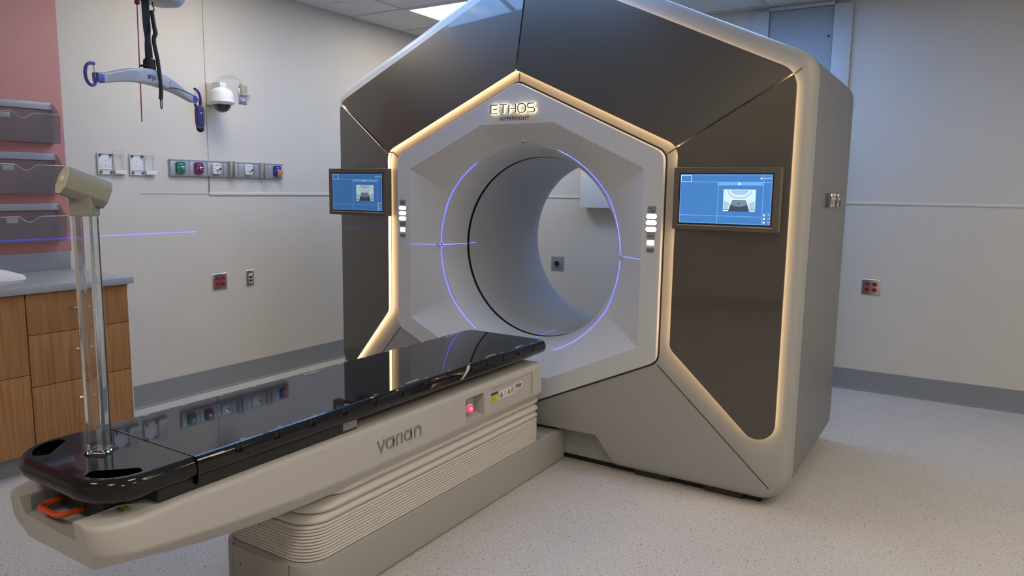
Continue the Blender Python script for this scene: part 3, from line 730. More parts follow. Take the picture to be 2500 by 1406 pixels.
bm = bm_new(); prof = [(.2355, .632), (.2435, .643), (.2455, .653), (.2445, .665), (.2415, .674), (.2365, .682), (.2315, .6865)]
loft(bm, [[(XC+x, 2.44-(.6865-z)*1.5+o_, z+.0008) for o_ in (0, .022)] for x, z in prof], False, False, False)
obj('edge_band', bm, mat('pale_band', (.50, .49, .46), .4), couch)
obj('type_plate', box(bm_new(), XC+.2245, XC+.2256, 1.73, 1.796, .600, .626), mat('plate_print', (.22, .21, .20), .4), couch)
# ------------------------------------------------------------------ clear post with angled head, standing on the couch top
A_ = math.radians(37)
post = thing('acrylic_device_stand', 'clear acrylic post with beige angled device head standing on black couch top', 'device stand', (-1.998, 1.046, ZT))
PX, PY = -1.998, 1.046
Rz = Matrix.Translation((PX, PY, 0)) @ Matrix.Rotation(A_, 4, 'Z')
def pt(p, z): return Rz @ Vector((p.x, p.y, z))
def rr(w_, d_, r): return rrect(-w_/2, w_/2, -d_/2, d_/2, r, 6)
bm = bm_new(); oo, ii = rr(.052, .048, .009), rr(.034, .034, .003)
vs = loft(bm, [[pt(p, ZT+.004) for p in oo], [pt(p, 1.352) for p in oo], [pt(p, 1.352) for p in ii], [pt(p, ZT+.004) for p in ii], [pt(p, ZT+.004) for p in oo]], True, False, False)
obj('acrylic_tube', bm, M_clear, post)
bm = bm_new(); loft(bm, [[pt(p, z) for p in rr(w_, w_-.004, .012)] for w_, z in ((.064, ZT+.0005), (.064, ZT+.004), (.056, ZT+.010))])
obj('foot_flange', bm, M_clear, post)
obj('neck_block', prism(bm_new(), rr(.056, .052, .004), lambda p: pt(p, 1.338), lambda p: pt(p, 1.392), .002), M_beige, post)
tl = math.radians(-21); Hc = Vector((-1.99, 1.044, 1.412))
RH_ = Matrix.Translation(Hc) @ Matrix.Rotation(math.radians(-6), 4, 'Z') @ Matrix.Rotation(tl, 4, 'X')
oc_ = [Vector(p) for p in ((-.014, -.037), (.014, -.037), (.030, -.018), (.030, .018), (.014, .037), (-.014, .037), (-.030, .018), (-.030, -.018))]
bm = bm_new(); prism(bm, rpoly([tuple(p) for p in oc_], .003, True, 3), lambda p: RH_ @ Vector((p.x, -.054, p.y)), lambda p: RH_ @ Vector((p.x, .056, p.y)), .001)
hd = obj('device_head', bm, M_beige, post)
bm = bm_new(); prism(bm, rpoly([tuple(p*.97) for p in oc_], .003, True, 3), lambda p: RH_ @ Vector((p.x, -.0545, p.y)), lambda p: RH_ @ Vector((p.x, -.056, p.y)))
obj('end_cap', bm, M_beigel, hd)
bm = lathe(bm_new(), [(.0095, 0), (.0095, .003), (.006, .005)], RH_ @ Vector((0, -.056, .002)), (RH_.to_3x3() @ Vector((0, -1, 0))), 20)
obj('round_knob', bm, mat('cream_knob', (.66, .62, .50), .45), hd)
# ------------------------------------------------------------------ cabinets, worktop, cloth
XF = -3.80
def front(bm_, x0, y0, y1, z0, z1): return box(bm_, XF-.018, XF, y0, y1, z0, z1, .0012)
def bar_pull(par, y0, y1, z):
    bm = tube(bm_new(), [(XF-.001, y0+.008, z), (XF+.02, y0+.008, z), (XF+.028, y0+.012, z), (XF+.03, y0+.02, z), (XF+.03, y1-.02, z), (XF+.028, y1-.012, z), (XF+.02, y1-.008, z), (XF-.001, y1-.008, z)], .0042, 8)
    obj('handle', bm, M_chrome, par)
def cabinet(name, label, y0, y1, fronts):
    c = thing(name, label, 'cabinet', ((XF+XL)/2, (y0+y1)/2, 0))
    obj('body', box(bm_new(), XL+.002, XF-.0185, y0+.001, y1-.001, .105, .898), mat('cabinet_carcass', (.10, .05, .025), .6), c)
    if name == 'drawer_cabinet': obj('end_panel', box(bm_new(), XL+.002, XF-.0005, y1-.001, y1+.004, .105, .898, .001), mat('white_edge', (.62, .61, .58), .5), c)
    obj('kickboard', box(bm_new(), XL+.002, XF-.072, y0, y1, 0, .105), M_base, c)
    for kind, z0, z1, hz in fronts:
        d = obj(kind, front(bm_new(), 0, y0+.0015, y1-.0015, z0+.0015, z1-.0015), M_wood, c)
        if hz: bar_pull(d, (y0+y1)/2-.055, (y0+y1)/2+.055, hz)
    return c
cabinet('drawer_cabinet', 'oak laminate cabinet with three drawers at the right end of the worktop', 1.686, 2.185, [('drawer', .691, .896, .808), ('drawer', .434, .691, .598), ('drawer', .107, .434, .345)])
cabinet('door_cabinet', 'oak laminate cabinet with tall drawer over door, left of the three drawers', 1.187, 1.684, [('drawer', .500, .896, None), ('door', .107, .500, None)])
wt = thing('worktop', 'grey laminate worktop with upstand along the pink wall', 'worktop', (-4.09, 1.6, .898))
obj('slab', box(bm_new(), XL+.001, -3.762, 1.0, 2.203, .8985, .934, .003), M_counter, wt)
obj('upstand', box(bm_new(), XL+.0065, XL+.026, 1.0, 2.203, .934, 1.036, .002), M_splash, wt)
bm = bm_new(); rings = []
for i in range(9):
    t = i/8; r_ = math.sin(PI*min(1, t*1.0+.0)/2)
for i in range(14):
    t = i/13; y = 1.55+.285*t; ew = math.sqrt(max(0, 1-max(0, (t-.55)/.45)**2)) if t > .55 else 1
    hw = .075*ew+.004; hh = (.052+.010*math.sin(5*t))*max(.12, ew)
    rings.append([(-4.115+hw*math.cos(q)+.006*math.sin(9*t+q), y, .9345+max(0, hh*(math.sin(q) if math.sin(q) > 0 else 0)**.8)*(1+.12*math.sin(4*q+6*t))) for q in [2*PI*k/28 for k in range(28)]])
loft(bm, rings)
tag(obj('folded_cloth', bm, M_cloth, angle=70), 'white folded cloth lying on the grey worktop', 'cloth')
# ------------------------------------------------------------------ wall file pockets on the pink wall
def pocket(z0, zt, label):
    """z0 bottom, zt top of the hanging rail"""
    y0, y1 = 1.81, 2.165; XW = XL+.0065; pk = thing('file_pocket', label, 'file holder', (XW+.04, (y0+y1)/2, z0), 'file pockets on the pink wall')
    zf = zt-.068; D = .085
    obj('hanging_rail', box(bm_new(), XW, XW+.008, y0, y1, zt-.038, zt, .002), M_pkt, pk)
    obj('screw', lathe(bm_new(), [(.005, 0), (.004, .002)], (XW+.008, y1-.010, zt-.012), (1, 0, 0), 12), M_chrome, pk)
    bm = bm_new(); th = .003
    box(bm, XW, XW+th, y0, y1-.004, z0, zt-.038)                                                     # back
    prism(bm, [Vector(p) for p in ((XW, z0), (XW+D-.012, z0), (XW+D, zf), (XW+.012, zt), (XW, zt))], lambda p: (p.x, y1, p.y), lambda p: (p.x, y1-th, p.y))
    prism(bm, [Vector(p) for p in ((XW, z0), (XW+D-.012, z0), (XW+D, zf), (XW+.012, zt), (XW, zt))], lambda p: (p.x, y0+th, p.y), lambda p: (p.x, y0, p.y))
    box(bm, XW, XW+D-.012, y0, y1, z0, z0+th)
    top = [(y0, zf)]+[(1.918, zf)]+[(1.918+.108*k/14, zf-.030*math.sin(PI*k/14)**1.3) for k in range(1, 14)]+[(2.026+.01, zf), (y1, zf)]
    fo = [Vector((a, b)) for a, b in top]; lowr = [Vector((p.x, z0)) for p in fo]
    fx = lambda p, o_: (XW+D-.012+.012*(p.y-z0)/(zf-z0)+o_, p.x, p.y)
    loft(bm, [[fx(p, 0) for p in fo], [fx(p, 0) for p in lowr], [fx(p, th) for p in lowr], [fx(p, th) for p in fo], [fx(p, 0) for p in fo]], False, False, False)
    obj('bin', bm, M_smoke, pk)
    obj('lip', tube(bm_new(), [fx(p, .0015) for p in fo], .0022, 6), M_pkt, pk)
    obj('label_holder', box(bm_new(), XW+D-.001, XW+D+.005, 1.855, 1.912, zf-.034, zf-.006, .001), mat('clear_label_holder', (.42, .44, .47), .15, alpha=.55), pk)
pocket(1.640, 1.862, 'topmost of the three grey see-through file pockets on pink wall')
pocket(1.366, 1.586, 'middle of the three grey see-through file pockets on pink wall')
pocket(1.100, 1.308, 'lowest of the three grey see-through file pockets on pink wall')
# ------------------------------------------------------------------ white wire holders
def holder(y0, label):
    t = thing('wire_holder', label, 'holder', (XL, y0+.08, 1.48), 'white wire holders on the left wall')
    bm = box(bm_new(), XL, XL+.006, y0, y0+.096, 1.478, 1.604, .002); box(bm, XL+.006, XL+.010, y0+.004, y0+.092, 1.507, 1.510)
    obj('back_plate', bm, M_white, t)
    bm = bm_new(); ribbon(bm, rrect(y0+.002, y0+.094, 1.480, 1.602, .006), .005, lambda a, b, d: (XL+.006+d, a, b), 0, .006, True)
    obj('raised_edge', bm, M_lwhite, t)
    for y, z in ((.016, 1.593), (.080, 1.593), (.016, 1.491), (.080, 1.491)): obj('clip', box(bm_new(), XL+.006, XL+.02, y0+y-.005, y0+y+.005, z-.007, z+.007, .001), M_dkgrey, t)
    for z in (1.56, 1.53): obj('screw', lathe(bm_new(), [(.0025, 0), (.002, .001)], (XL+.006, y0+.048, z), (1, 0, 0), 8), M_dkgrey, t)
    pts = [(XL+.02, y0+.098, 1.50), (XL+.02, y0+.098, 1.605)]+[(XL+.02, y0+.098+.031-.031*math.cos(q), 1.605+.032*math.sin(q)) for q in [PI*k/12 for k in range(1, 12)]]+[(XL+.02, y0+.160, 1.605), (XL+.02, y0+.162, 1.50)]
    bm = tube(bm_new(), pts, .0024, 8); tube(bm, [(XL+.02, y0+.095, 1.606), (XL+.02, y0+.162, 1.604)], .0024, 8)
    obj('wire_loop', bm, M_white, t)
    obj('tray', box(bm_new(), XL+.003, XL+.024, y0+.096, y0+.166, 1.480, 1.504, .002), M_white, t)
holder(2.400, 'white wire holder left of its twin on the left wall, nearer the pink wall')
holder(2.596, 'white wire holder right of its twin on the left wall, nearer the gas outlet rail')
# ------------------------------------------------------------------ medical gas rail
rail = thing('outlet_rail', 'long aluminium wall rail carrying the coloured gas outlets', 'wall rail', (XL, 3.31, 1.48))
cells = [2.856, 2.992, 3.126, 3.252, 3.292, 3.345, 3.375, 3.510, 3.553, 3.605, 3.632, 3.768]
obj('channel', prism(bm_new(), [Vector(p) for p in ((0, 1.480), (.020, 1.480), (.020, 1.487), (.014, 1.490), (.014, 1.576), (.020, 1.579), (.020, 1.586), (0, 1.586))], lambda p: (XL+p.x, 2.855, p.y), lambda p: (XL+p.x, 3.769, p.y)), mat('rail_aluminium', (.40, .41, .42), .4, metal=.55), rail)
for a, b in zip(cells, cells[1:]): obj('cover_plate', box(bm_new(), XL+.014, XL+.0185, a+.0025, b-.0025, 1.489, 1.577, .0012), mat('cover_grey', (.40, .41, .425), .42, metal=.3), rail)
def gas(y, m_, word, label, col_txt, cap=None, knob=True):
    t = thing('gas_outlet', label, 'gas outlet', (XL+.018, y, 1.50), 'gas outlets on the wall rail')
    o = [(y-.031, 1.503), (y+.031, 1.503), (y+.031, 1.565), (y-.031, 1.565)]
    oo = rpoly([(y-.031, 1.504), (y-.02, 1.497), (y+.02, 1.497), (y+.031, 1.504), (y+.031, 1.566), (y+.02, 1.572), (y-.02, 1.572), (y-.031, 1.566)], .006, True, 5)
    obj('face_plate', prism(bm_new(), oo, lambda p: (XL+.018, p.x, p.y), lambda p: (XL+.036, p.x, p.y), .003), m_, t)
    obj('socket', lathe(bm_new(), [(.012, 0), (.012, .006), (.009, .008), (.009, .022), (.006, .024)], (XL+.036, y+.006, 1.532), (1, 0, 0), 20), M_chrome, t)
    if cap: obj('cap', lathe(bm_new(), [(.007, 0), (.007, .006), (.004, .008)], (XL+.059, y+.006, 1.532), (1, 0, 0), 14), cap, t)
    bm = bm_new()
    for k in range(4): box(bm, XL+.036, XL+.0366, y-.012+.006*k, y-.0075+.006*k, 1.555, 1.5585)
    box(bm, XL+.036, XL+.0366, y-.02, y-.017, 1.53, 1.536)
    obj('print', bm, col_txt, t)
    return t
pw = mat('white_print', (.7, .7, .7), .5)
gas(2.925, M_green, '', 'green gas outlet at the left end of the wall rail', pw)
gas(3.058, M_purple, '', 'purple gas outlet second from left on the wall rail', pw, M_ink)
gas(3.190, M_lwhite, '', 'white gas outlet beside the purple one on the wall rail', M_ink, M_black)
gas(3.452, M_lwhite, '', 'white gas outlet between the two slide brackets on the wall rail', M_ink, M_black)
gb = gas(3.706, M_navy, '', 'navy blue gas outlet with orange tag at the rail right end', pw)
bm = bm_new(); M_ = Matrix.Translation((XL+.052, 3.712, 1.518)) @ Matrix.Rotation(math.radians(-28), 4, 'X')
t_ = bmesh.new(); box(t_, -.008, .008, -.017, .017, -.026, .022, .004); merge(bm, t_, M_)
obj('orange_tag', bm, M_orpl, gb)
for y, lb in ((3.318, 'grey slide bracket left of the last white gas outlet on wall rail'), (3.579, 'grey slide bracket next to the navy blue gas outlet on wall rail')):
    t = thing('slide_bracket', lb, 'bracket', (XL+.018, y, 1.48), 'slide brackets on the wall rail')
    bm = box(bm_new(), XL+.018, XL+.030, y-.026, y+.020, 1.479, 1.589, .001); box(bm, XL+.030, XL+.052, y-.026, y-.020, 1.479, 1.589, .001); box(bm, XL+.030, XL+.052, y+.004, y+.010, 1.479, 1.589, .001)
    obj('channel', bm, mat('bracket_grey', (.46, .46, .45), .4, metal=.3), t)
    for z in (1.568, 1.502): obj('screw', lathe(bm_new(), [(.004, 0), (.003, .002)], (XL+.030, y-.008, z), (1, 0, 0), 10), M_chrome, t)
# ------------------------------------------------------------------ outlets
def plate(name, label, cat, P, wd, ht, builder, group=None):
    """P(u, v, d): point on a wall; u right, v up, d out of the wall"""
    t = thing(name, label, cat, P(0, -ht/2, 0), group)
    bm = bm_new(); o = [Vector(p) for p in ((-wd/2, -ht/2), (wd/2, -ht/2), (wd/2, ht/2), (-wd/2, ht/2))]
    loft(bm, [[P(p.x, p.y, d) for p in inset(o, i)] for i, d in ((0, 0), (0, .002), (.005, .007), (.0055, .0072))])
    obj('cover_plate', bm, M_steel, t); builder(t, P); return t
def ubox(P, u0, u1, v0, v1, d0, d1, bm=None):
    bm = bm or bm_new(); loft(bm, [[P(u0, v0, d), P(u1, v0, d), P(u1, v1, d), P(u0, v1, d)] for d in (d0, d1)]); return bm
def ucyl(P, u, v, r, d0, d1, n=20, flat=None):
    bm = bm_new(); ring = [(r*math.cos(2*PI*k/n), r*math.sin(2*PI*k/n)) for k in range(n)]
    if flat: ring = [(a, max(-flat, min(flat, b))) for a, b in ring]
    loft(bm, [[P(u+a, v+b, d) for a, b in ring] for d in (d0, d1)]); return bm
def four_red(t, P):
    for u in (-.0235, .0235):
        for v in (-.0205, .0205):
            r = obj('receptacle', ucyl(P, u, v, .0165, .006, .0095, 22, .0145), M_red, t)
            bm = ubox(P, u-.007, u-.005, v-.003, v+.006, .0095, .0099); ubox(P, u+.005, u+.007, v-.003, v+.006, .0095, .0099, bm); obj('slots', bm, M_black, r)
            bm = ubox(P, u-.006, u-.002, v-.011, v-.008, .0095, .0101); ubox(P, u+.003, u+.006, v-.011, v-.008, .0095, .0101, bm); obj('lamp_dots', bm, M_white, r)
        obj('screw', ucyl(P, u, 0, .003, .007, .0082, 10), M_chrome, t)
PL = lambda y, z: (lambda u, v, d: (XL+d, y+u, z+v))
PB = lambda x, z: (lambda u, v, d: (x+u, YB-d, z+v))
plate('quad_outlet', 'steel outlet plate with four red sockets on left wall', 'outlet', PL(3.2005, .757), .118, .116, four_red, 'outlet plates with four red sockets')
plate('quad_outlet', 'steel outlet plate with four red sockets on back wall right of machine', 'outlet', PB(-.588, .765), .120, .116, four_red, 'outlet plates with four red sockets')
def data(t, P):
    obj('insert', ubox(P, -.016, .016, -.034, .034, .006, .009), M_lwhite, t)
    for v in (.006, -.018): obj('jack', ubox(P, -.012, .012, v-.009, v+.009, .009, .0096), M_black, t)
    for v in (.048, -.048): obj('screw', ucyl(P, 0, v, .003, .007, .0082, 10), M_chrome, t)
plate('data_outlet', 'narrow steel plate with two black data jacks on left wall', 'outlet', PL(3.4545, .759), .071, .118, data)
def duplex(t, P):
    for v in (.0195, -.0195):
        r = obj('receptacle', ucyl(P, 0, v, .0165, .006, .009, 22, .0145), M_white, t)
        bm = ubox(P, -.0075, -.0055, v-.003, v+.006, .009, .0094); ubox(P, .0055, .0075, v-.003, v+.006, .009, .0094, bm); obj('slots', bm, M_ink, r)
plate('duplex_outlet', 'steel duplex outlet plate behind the small power adapter beside dome camera', 'outlet', PL(3.443, 2.043), .068, .112, duplex)
ad = thing('power_adapter', 'small beige power adapter plugged into upper socket beside the dome camera', 'adapter', (XL+.009, 3.435, 2.05))
obj('body', box(bm_new(), XL+.0095, XL+.048, 3.414, 3.452, 2.045, 2.125, .004), mat('adapter_beige', (.50, .48, .42), .5), ad)
obj('flap', box(bm_new(), XL+.010, XL+.030, 3.452, 3.492, 2.055, 2.060, .001), M_lwhite, ad)
bm = bm_new()
for k in range(4): box(bm, XL+.048, XL+.0488, 3.420+.007*k, 3.4235+.007*k, 2.06, 2.11)
obj('ribs', bm, M_beige, ad)
obj('wire', tube(bm_new(), spline([(XL+.03, 3.205, 2.108), (XL+.028, 3.228, 2.145), (XL+.028, 3.288, 2.174), (XL+.028, 3.365, 2.186), (XL+.03, 3.408, 2.172), (XL+.03, 3.428, 2.145), (XL+.03, 3.433, 2.124)], 8), .0026, 8), M_lwhite, ad)
# ------------------------------------------------------------------ dome camera
dc = thing('dome_camera', 'white dome security camera on wall bracket beside the panel joint', 'security camera', (XL, 3.18, 1.96))
obj('wall_bracket', box(bm_new(), XL, XL+.055, 3.152, 3.250, 1.955, 2.102, .008, 3), M_white, dc)
DX, DY = XL+.15, 3.163
bm = bm_new(); loft(bm, [[(x, yc-h_, z0), (x, yc+h_, z0), (x, yc+h_, z1), (x, yc-h_, z1)] for x, yc, h_, z0, z1 in ((XL+.05, 3.20, .042, 2.0, 2.097), (XL+.11, 3.172, .034, 2.045, 2.095), (DX+.02, DY, .024, 2.066, 2.092))])
obj('arm', bm, M_white, dc)
obj('collar', lathe(bm_new(), [(.024, 0), (.027, .006), (.027, .034), (.024, .038)], (DX, DY, 2.052), (0, 0, 1), 32), M_white, dc)
obj('housing', lathe(bm_new(), [(.066, 1.950), (.077, 1.960), (.082, 1.968), (.081, 1.972), (.075, 1.973), (.073, 2.020), (.068, 2.036), (.048, 2.052), (.026, 2.060), (.0, 2.062)], (DX, DY, 0), (0, 0, 1), 48), M_white, dc)
obj('dome', lathe(bm_new(), [(.058*math.cos(q), 1.953-.054*math.sin(q)) for q in [PI/2*k/12 for k in range(13)]][::-1], (DX, DY, 0), (0, 0, 1), 40), M_dome, dc)
# ------------------------------------------------------------------ patient lift
lift = thing('patient_lift', 'ceiling patient lift with grey two point spreader bar on black strap and red pull cord', 'patient lift', (-3.235, 2.05, 2.24))
Lp, Rp = Vector((-3.081, 1.709, 1.853)), Vector((-3.379, 2.328, 1.853)); ax = (Rp-Lp).normalized(); nn = Vector((.901, .434, 0))
def barp(t): return Lp.lerp(Rp, t)+Vector((0, 0, .054*math.sin(PI*t)**1.15))
bm = bm_new(); rings = []
for k in range(33):
    t = k/32; c = barp(t); e = math.sin(PI*t); hz = .021+.012*e**2; hw = .013+.016*e**2
    tg = (barp(min(1, t+.01))-barp(max(0, t-.01))).normalized(); upv = nn.cross(tg); upv = upv if upv.z > 0 else -upv
    rings.append([c+nn*p.x+upv*p.y for p in rrect(-hw, hw, -hz, hz, .008, 5)])
loft(bm, rings)
bar = obj('spreader_bar', bm, M_barw, lift, angle=50)
for a, b, t0, t1 in (('scoop', 1, .05, .34), ('scoop', 1, .66, .95)):
    bm = bm_new(); rings = []
    for k in range(13):
        t = t0+(t1-t0)*k/12; c = barp(t); e = math.sin(PI*t); hz = (.021+.012*e**2)*.72; hw = .013+.016*e**2; u_ = abs(2*k/12-1); hz *= math.sqrt(max(.02, 1-u_**4))
        rings.append([c+nn*(hw-.002)+Vector((0, 0, -hz)), c+nn*(hw+.0012)+Vector((0, 0, -hz)), c+nn*(hw+.0012)+Vector((0, 0, hz)), c+nn*(hw-.002)+Vector((0, 0, hz))])
    loft(bm, rings); obj('inset_panel', bm, mat('lift_bar_shade', (.42, .43, .435), .45), bar)
c = barp(.455)+nn*.0298; Mx = Matrix((tuple(ax), (0, 0, 1), tuple(nn))).transposed().to_4x4(); Mx.translation = c+Vector((0, 0, -.002))
obj('bar_print', text_bm('arjo', .036, Mx, .0008, spacing=1.1), mat('navy_print', (.05, .06, .13), .5), bar)
def hook(P0, dirv, flip):
    """D shaped hook with a clamp at the bar's end"""
    h = obj('hook_clamp', box_dir(P0, dirv, .030, .014, .018), M_bluel, bar)
    o = P0+dirv*.030; pts = []
    if not flip: prof = [(.0, -.022), (.010, -.032), (.030, -.036), (.052, -.022), (.060, .008), (.050, .036), (.028, .050), (.004, .052)]
    else: prof = [(.0, -.022), (.012, -.040), (.034, -.046), (.052, -.030), (.056, .0), (.046, .030), (.024, .048), (.002, .052)]
    sp = spline([o+dirv*a+Vector((0, 0, b)) for a, b in prof], 5)
    obj('hook', tube(bm_new(), sp, [.0065]*len(sp), 10), M_blue, h)
    obj('latch', tube(bm_new(), [o+dirv*(-.002)+Vector((0, 0, -.004)), o+dirv*.010+Vector((0, 0, .05))], .0022, 6), M_steel, h)
def box_dir(P0, d, L_, hw, hz):
    n_ = d.cross(Vector((0, 0, 1))).normalized(); u_ = n_.cross(d); bm = bm_new()
    loft(bm, [[P0+d*s+n_*p.x+u_*p.y for p in rrect(-hw, hw, -hz, hz, .004, 4)] for s in (-.008, 0, L_)]); return bm
hook(Lp, -ax, False); hook(Rp, ax, True)
SX = Vector((-3.230, 2.019, 0))
obj('coupling', lathe(bm_new(), [(.020, 1.932), (.026, 1.940), (.026, 1.972), (.024, 1.984), (.016, 1.990)], SX, (0, 0, 1), 28), M_rubber, lift)
obj('coupling_tab', box(bm_new(), SX.x-.03, SX.x+.012, SX.y-.034, SX.y-.014, 1.951, 1.959, .002), M_rubber, lift)
bm = bm_new(); rings = []
for k in range(15):
    t = k/14; z = 1.985+t*.30; tw = math.radians(-18+16*math.exp(-((t-.3)/.1)**2)); d_ = Matrix.Rotation(tw, 3, 'Z') @ ax; q_ = d_.cross(Vector((0, 0, 1)))
    p = Vector((SX.x+.004*t, SX.y-.010*t, z)); rings.append([p-d_*.0195-q_*.0012, p+d_*.0195-q_*.0012, p+d_*.0195+q_*.0012, p-d_*.0195+q_*.0012])
loft(bm, rings); obj('strap', bm, M_strap, lift)
bm = bm_new(); MC = Vector((-3.262, 2.085, 2.246))
for k_, (rx, z) in enumerate(()): pass
rings = []
for s, z in ((.25, 0), (.55, .002), (.80, .012), (.95, .035), (1., .07), (1., .20), (.94, .235), (.6, .25)):
    rings.append([MC+ax*(.165*s*math.copysign(abs(math.cos(q))**.7, math.cos(q)))+nn*(.095*s*math.copysign(abs(math.sin(q))**.7, math.sin(q)))+Vector((0, 0, z)) for q in [2*PI*k/40 for k in range(40)]])
loft(bm, rings); mot = obj('motor_housing', bm, mat('motor_grey', (.40, .41, .43), .4), lift, angle=50)
obj('hanger', tube(bm_new(), [MC+Vector((0, 0, .24)), MC+Vector((0, 0, ZC-.045-MC.z))], .022, 16), M_steel, lift)
obj('cord_grip', lathe(bm_new(), [(.006, 2.208), (.011, 2.212), (.010, 2.245), (.006, 2.25)], (-3.200, 1.957, 0), (0, 0, 1), 14), mat('dark_red', (.16, .012, .016), .5), lift)
obj('pull_cord', tube(bm_new(), [(-3.200, 1.957, 2.30), (-3.1985, 1.953, 2.0), (-3.197, 1.949, 1.70)], .0024, 8), M_cord, lift)
rt = thing('ceiling_rail', 'straight white ceiling rail above the patient lift, beyond the top edge', 'rail', (MC.x, MC.y, ZC-.06))
obj('rail_profile', box(bm_new(), MC.x-.035, MC.x+.035, YF+.3, 3.0, ZC-.06, ZC-.009, .004), M_white, rt)
# handset hanging from the right hook, with coiled cable
hs = thing('lift_handset', 'blue and grey remote handset hanging from right hook of the spreader bar', 'remote control', (-3.409, 2.392, 1.70))
Hx = Matrix((tuple(ax), tuple(-nn), (0, 0, 1))).transposed().to_4x4(); Hx.translation = Vector((-3.402, 2.395, 0))
def hb(w0, prof, dx=0, d0=-.012, d1=.012):
    bm = bm_new(); loft(bm, [[Hx @ Vector((p.x+dx, p.y, z)) for p in rrect(-w_, w_, d0, d1, min(w_*.6, .008), 5)] for w_, z in prof]); return bm
# the handset faces the camera: turn its frame so that its front looks towards the viewer
vd = Vector((.82, -.57, 0)).normalized(); sd = Vector((.57, .82, 0)).normalized()
Hx = Matrix((tuple(sd), tuple(-vd), (0, 0, 1))).transposed().to_4x4(); Hx.translation = Vector((-3.409, 2.392, 0))
obj('shell', hb(0, [(.012, 1.826), (.021, 1.821), (.0245, 1.80), (.024, 1.745), (.020, 1.720), (.019, 1.712)]), mat('handset_grey', (.16, .16, .165), .5), hs)
obj('end_cap', hb(0, [(.019, 1.713), (.018, 1.705), (.013, 1.697), (.004, 1.693)]), M_rubber, hs)
fpn = obj('key_panel', hb(0, [(.0165, 1.806), (.0175, 1.803), (.0160, 1.725), (.015, 1.722)], 0, -.0145, -.010), M_blue, hs)
for u_, z in ((0, 1.800), (-.006, 1.788), (0, 1.776), (.001, 1.741)): obj('key', lathe(bm_new(), [(.0020, 0), (.0016, .001)], Hx @ Vector((u_, -.0145, z)), tuple(vd), 10), M_white, fpn)
obj('round_key', lathe(bm_new(), [(.0046, 0), (.0046, .001), (.0030, .0011), (.0030, .0004)], Hx @ Vector((.006, -.0145, 1.789)), tuple(vd), 16), M_white, fpn)
cab = spline([(-3.251, 2.061, 2.262), (-3.252, 2.063, 2.235), (-3.256, 2.071, 2.212), (-3.247, 2.053, 2.206)], 6)
obj('cable_lead', tube(bm_new(), cab, .0028, 8), M_cable, hs)
coil_axis = spline([(-3.246, 2.052, 2.205), (-3.222, 2.046, 2.135), (-3.202, 2.038, 2.10), (-3.198, 2.026, 2.064), (-3.205, 2.045, 1.975), (-3.215, 2.060, 1.865), (-3.213, 2.056, 1.812)], 40)
bm = bm_new(); pts = []
for i, p in enumerate(coil_axis):
    q = i*1.05; pts.append(p+Vector((math.cos(q)*.0078, math.sin(q)*.0078, 0)))
tube(bm, pts, .0030, 6); tube(bm, coil_axis[::8]+[coil_axis[-1]], .0088, 10)
obj('coiled_cable', bm, M_cable, hs)
ring_ = [Vector((-3.216, 2.060, 1.813))+ax*(.007*math.sin(q)-.002)+Vector((0, 0, -.022+.022*math.cos(q))) for q in [2*PI*k/20 for k in range(21)]]
bm = tube(bm_new(), ring_, .0024, 6)
tube(bm, spline([(-3.219, 2.068, 1.850), (-3.227, 2.082, 1.861), (-3.257, 2.143, 1.877), (-3.294, 2.221, 1.876), (-3.342, 2.319, 1.862), (-3.392, 2.378, 1.846), (-3.409, 2.392, 1.822)], 10), .0026, 8)
obj('cable_tail', bm, M_cable, hs)
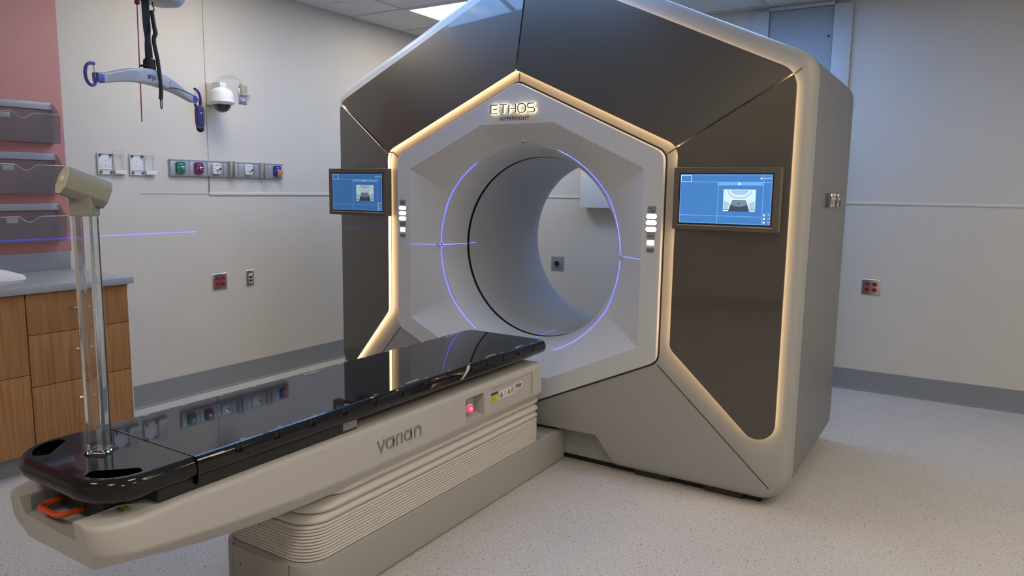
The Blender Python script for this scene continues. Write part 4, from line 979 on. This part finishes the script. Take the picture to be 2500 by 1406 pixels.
# ------------------------------------------------------------------ on the back wall, seen through the bore
wb = thing('wall_box', 'white metal box on back wall, seen through the bore of the machine', 'wall box', (-2.63, YB, 1.28))
obj('body', box(bm_new(), -2.885, -2.38, YB-.10, YB, 1.282, 1.95, .003), M_white, wb)
obj('lid', box(bm_new(), -2.888, -2.377, YB-.112, YB-.10, 1.279, 1.953, .002), M_white, wb)
cp = thing('conduit_plate', 'square grey steel plate with round black pipe hole on back wall', 'wall plate', (-3.152, YB, .70))
obj('plate', box(bm_new(), -3.217, -3.087, YB-.004, YB, .700, .828, .001), M_midgrey, cp)
hxp = [Vector((-3.152+.034*math.cos(PI/3*k), .766+.034*math.sin(PI/3*k))) for k in range(6)]
obj('hex_nut', prism(bm_new(), hxp, lambda p: (p.x, YB-.003, p.y), lambda p: (p.x, YB-.016, p.y), .002), mat('nut_grey', (.30, .32, .34), .45, metal=.4), cp)
obj('pipe_hole', lathe(bm_new(), [(.025, 0), (.025, .0165), (.021, .0168), (.021, .014)], (-3.152, YB-.003, .766), (0, -1, 0), 28), M_black, cp)
# ------------------------------------------------------------------ alignment lasers (thin fans of light from the machine's ports)
def laser(name, loc, normal, fan, half, power, eps):
    L_ = bpy.data.lights.new(name, 'POINT'); L_.energy = power; L_.color = (.02, .035, 1.0); L_.shadow_soft_size = 0; L_.use_nodes = True
    o = bpy.data.objects.new(name, L_); C.objects.link(o); o.location = loc
    N, K = L_.node_tree.nodes, L_.node_tree.links; em = N['Emission']
    tc = N.new('ShaderNodeTexCoord')
    def dot(v):
        d = N.new('ShaderNodeVectorMath'); d.operation = 'DOT_PRODUCT'; d.inputs[1].default_value = v; K.new(tc.outputs['Normal'], d.inputs[0]); return d.outputs['Value']
    def math_(op, a, b):
        m = N.new('ShaderNodeMath'); m.operation = op
        if hasattr(a, 'links'): K.new(a, m.inputs[0])
        else: m.inputs[0].default_value = a
        if b is not None:
            if hasattr(b, 'links'): K.new(b, m.inputs[1])
            else: m.inputs[1].default_value = b
        return m.outputs[0]
    inp = math_('LESS_THAN', math_('ABSOLUTE', dot(normal), None), eps)
    fanv = math_('GREATER_THAN', dot(fan), math.cos(math.radians(half)))
    K.new(math_('MULTIPLY', inp, fanv), em.inputs['Strength'])
    return o
LX = .515
laser('laser_right', (XC+LX, 3.268, ZB), (0, 1, 0), (-1, 0, 0), 29, 420, .0016)
laser('laser_left', (XC-LX, 3.268, ZB), (0, 1, 0), (1, 0, 0), 36, 300, .0016)
laser('laser_right_level', (XC+LX, 3.268, ZB), (0, 0, 1), (-.96, -.27, 0), 30, 900, .0012)
laser('laser_left_level', (XC-LX, 3.268, ZB), (0, 0, 1), (1, 0, 0), 14, 300, .0016)
laser('laser_top', (XC, 3.25, 1.64), (1, 0, 0), (0, 0, -1), 22, 260, .0016)
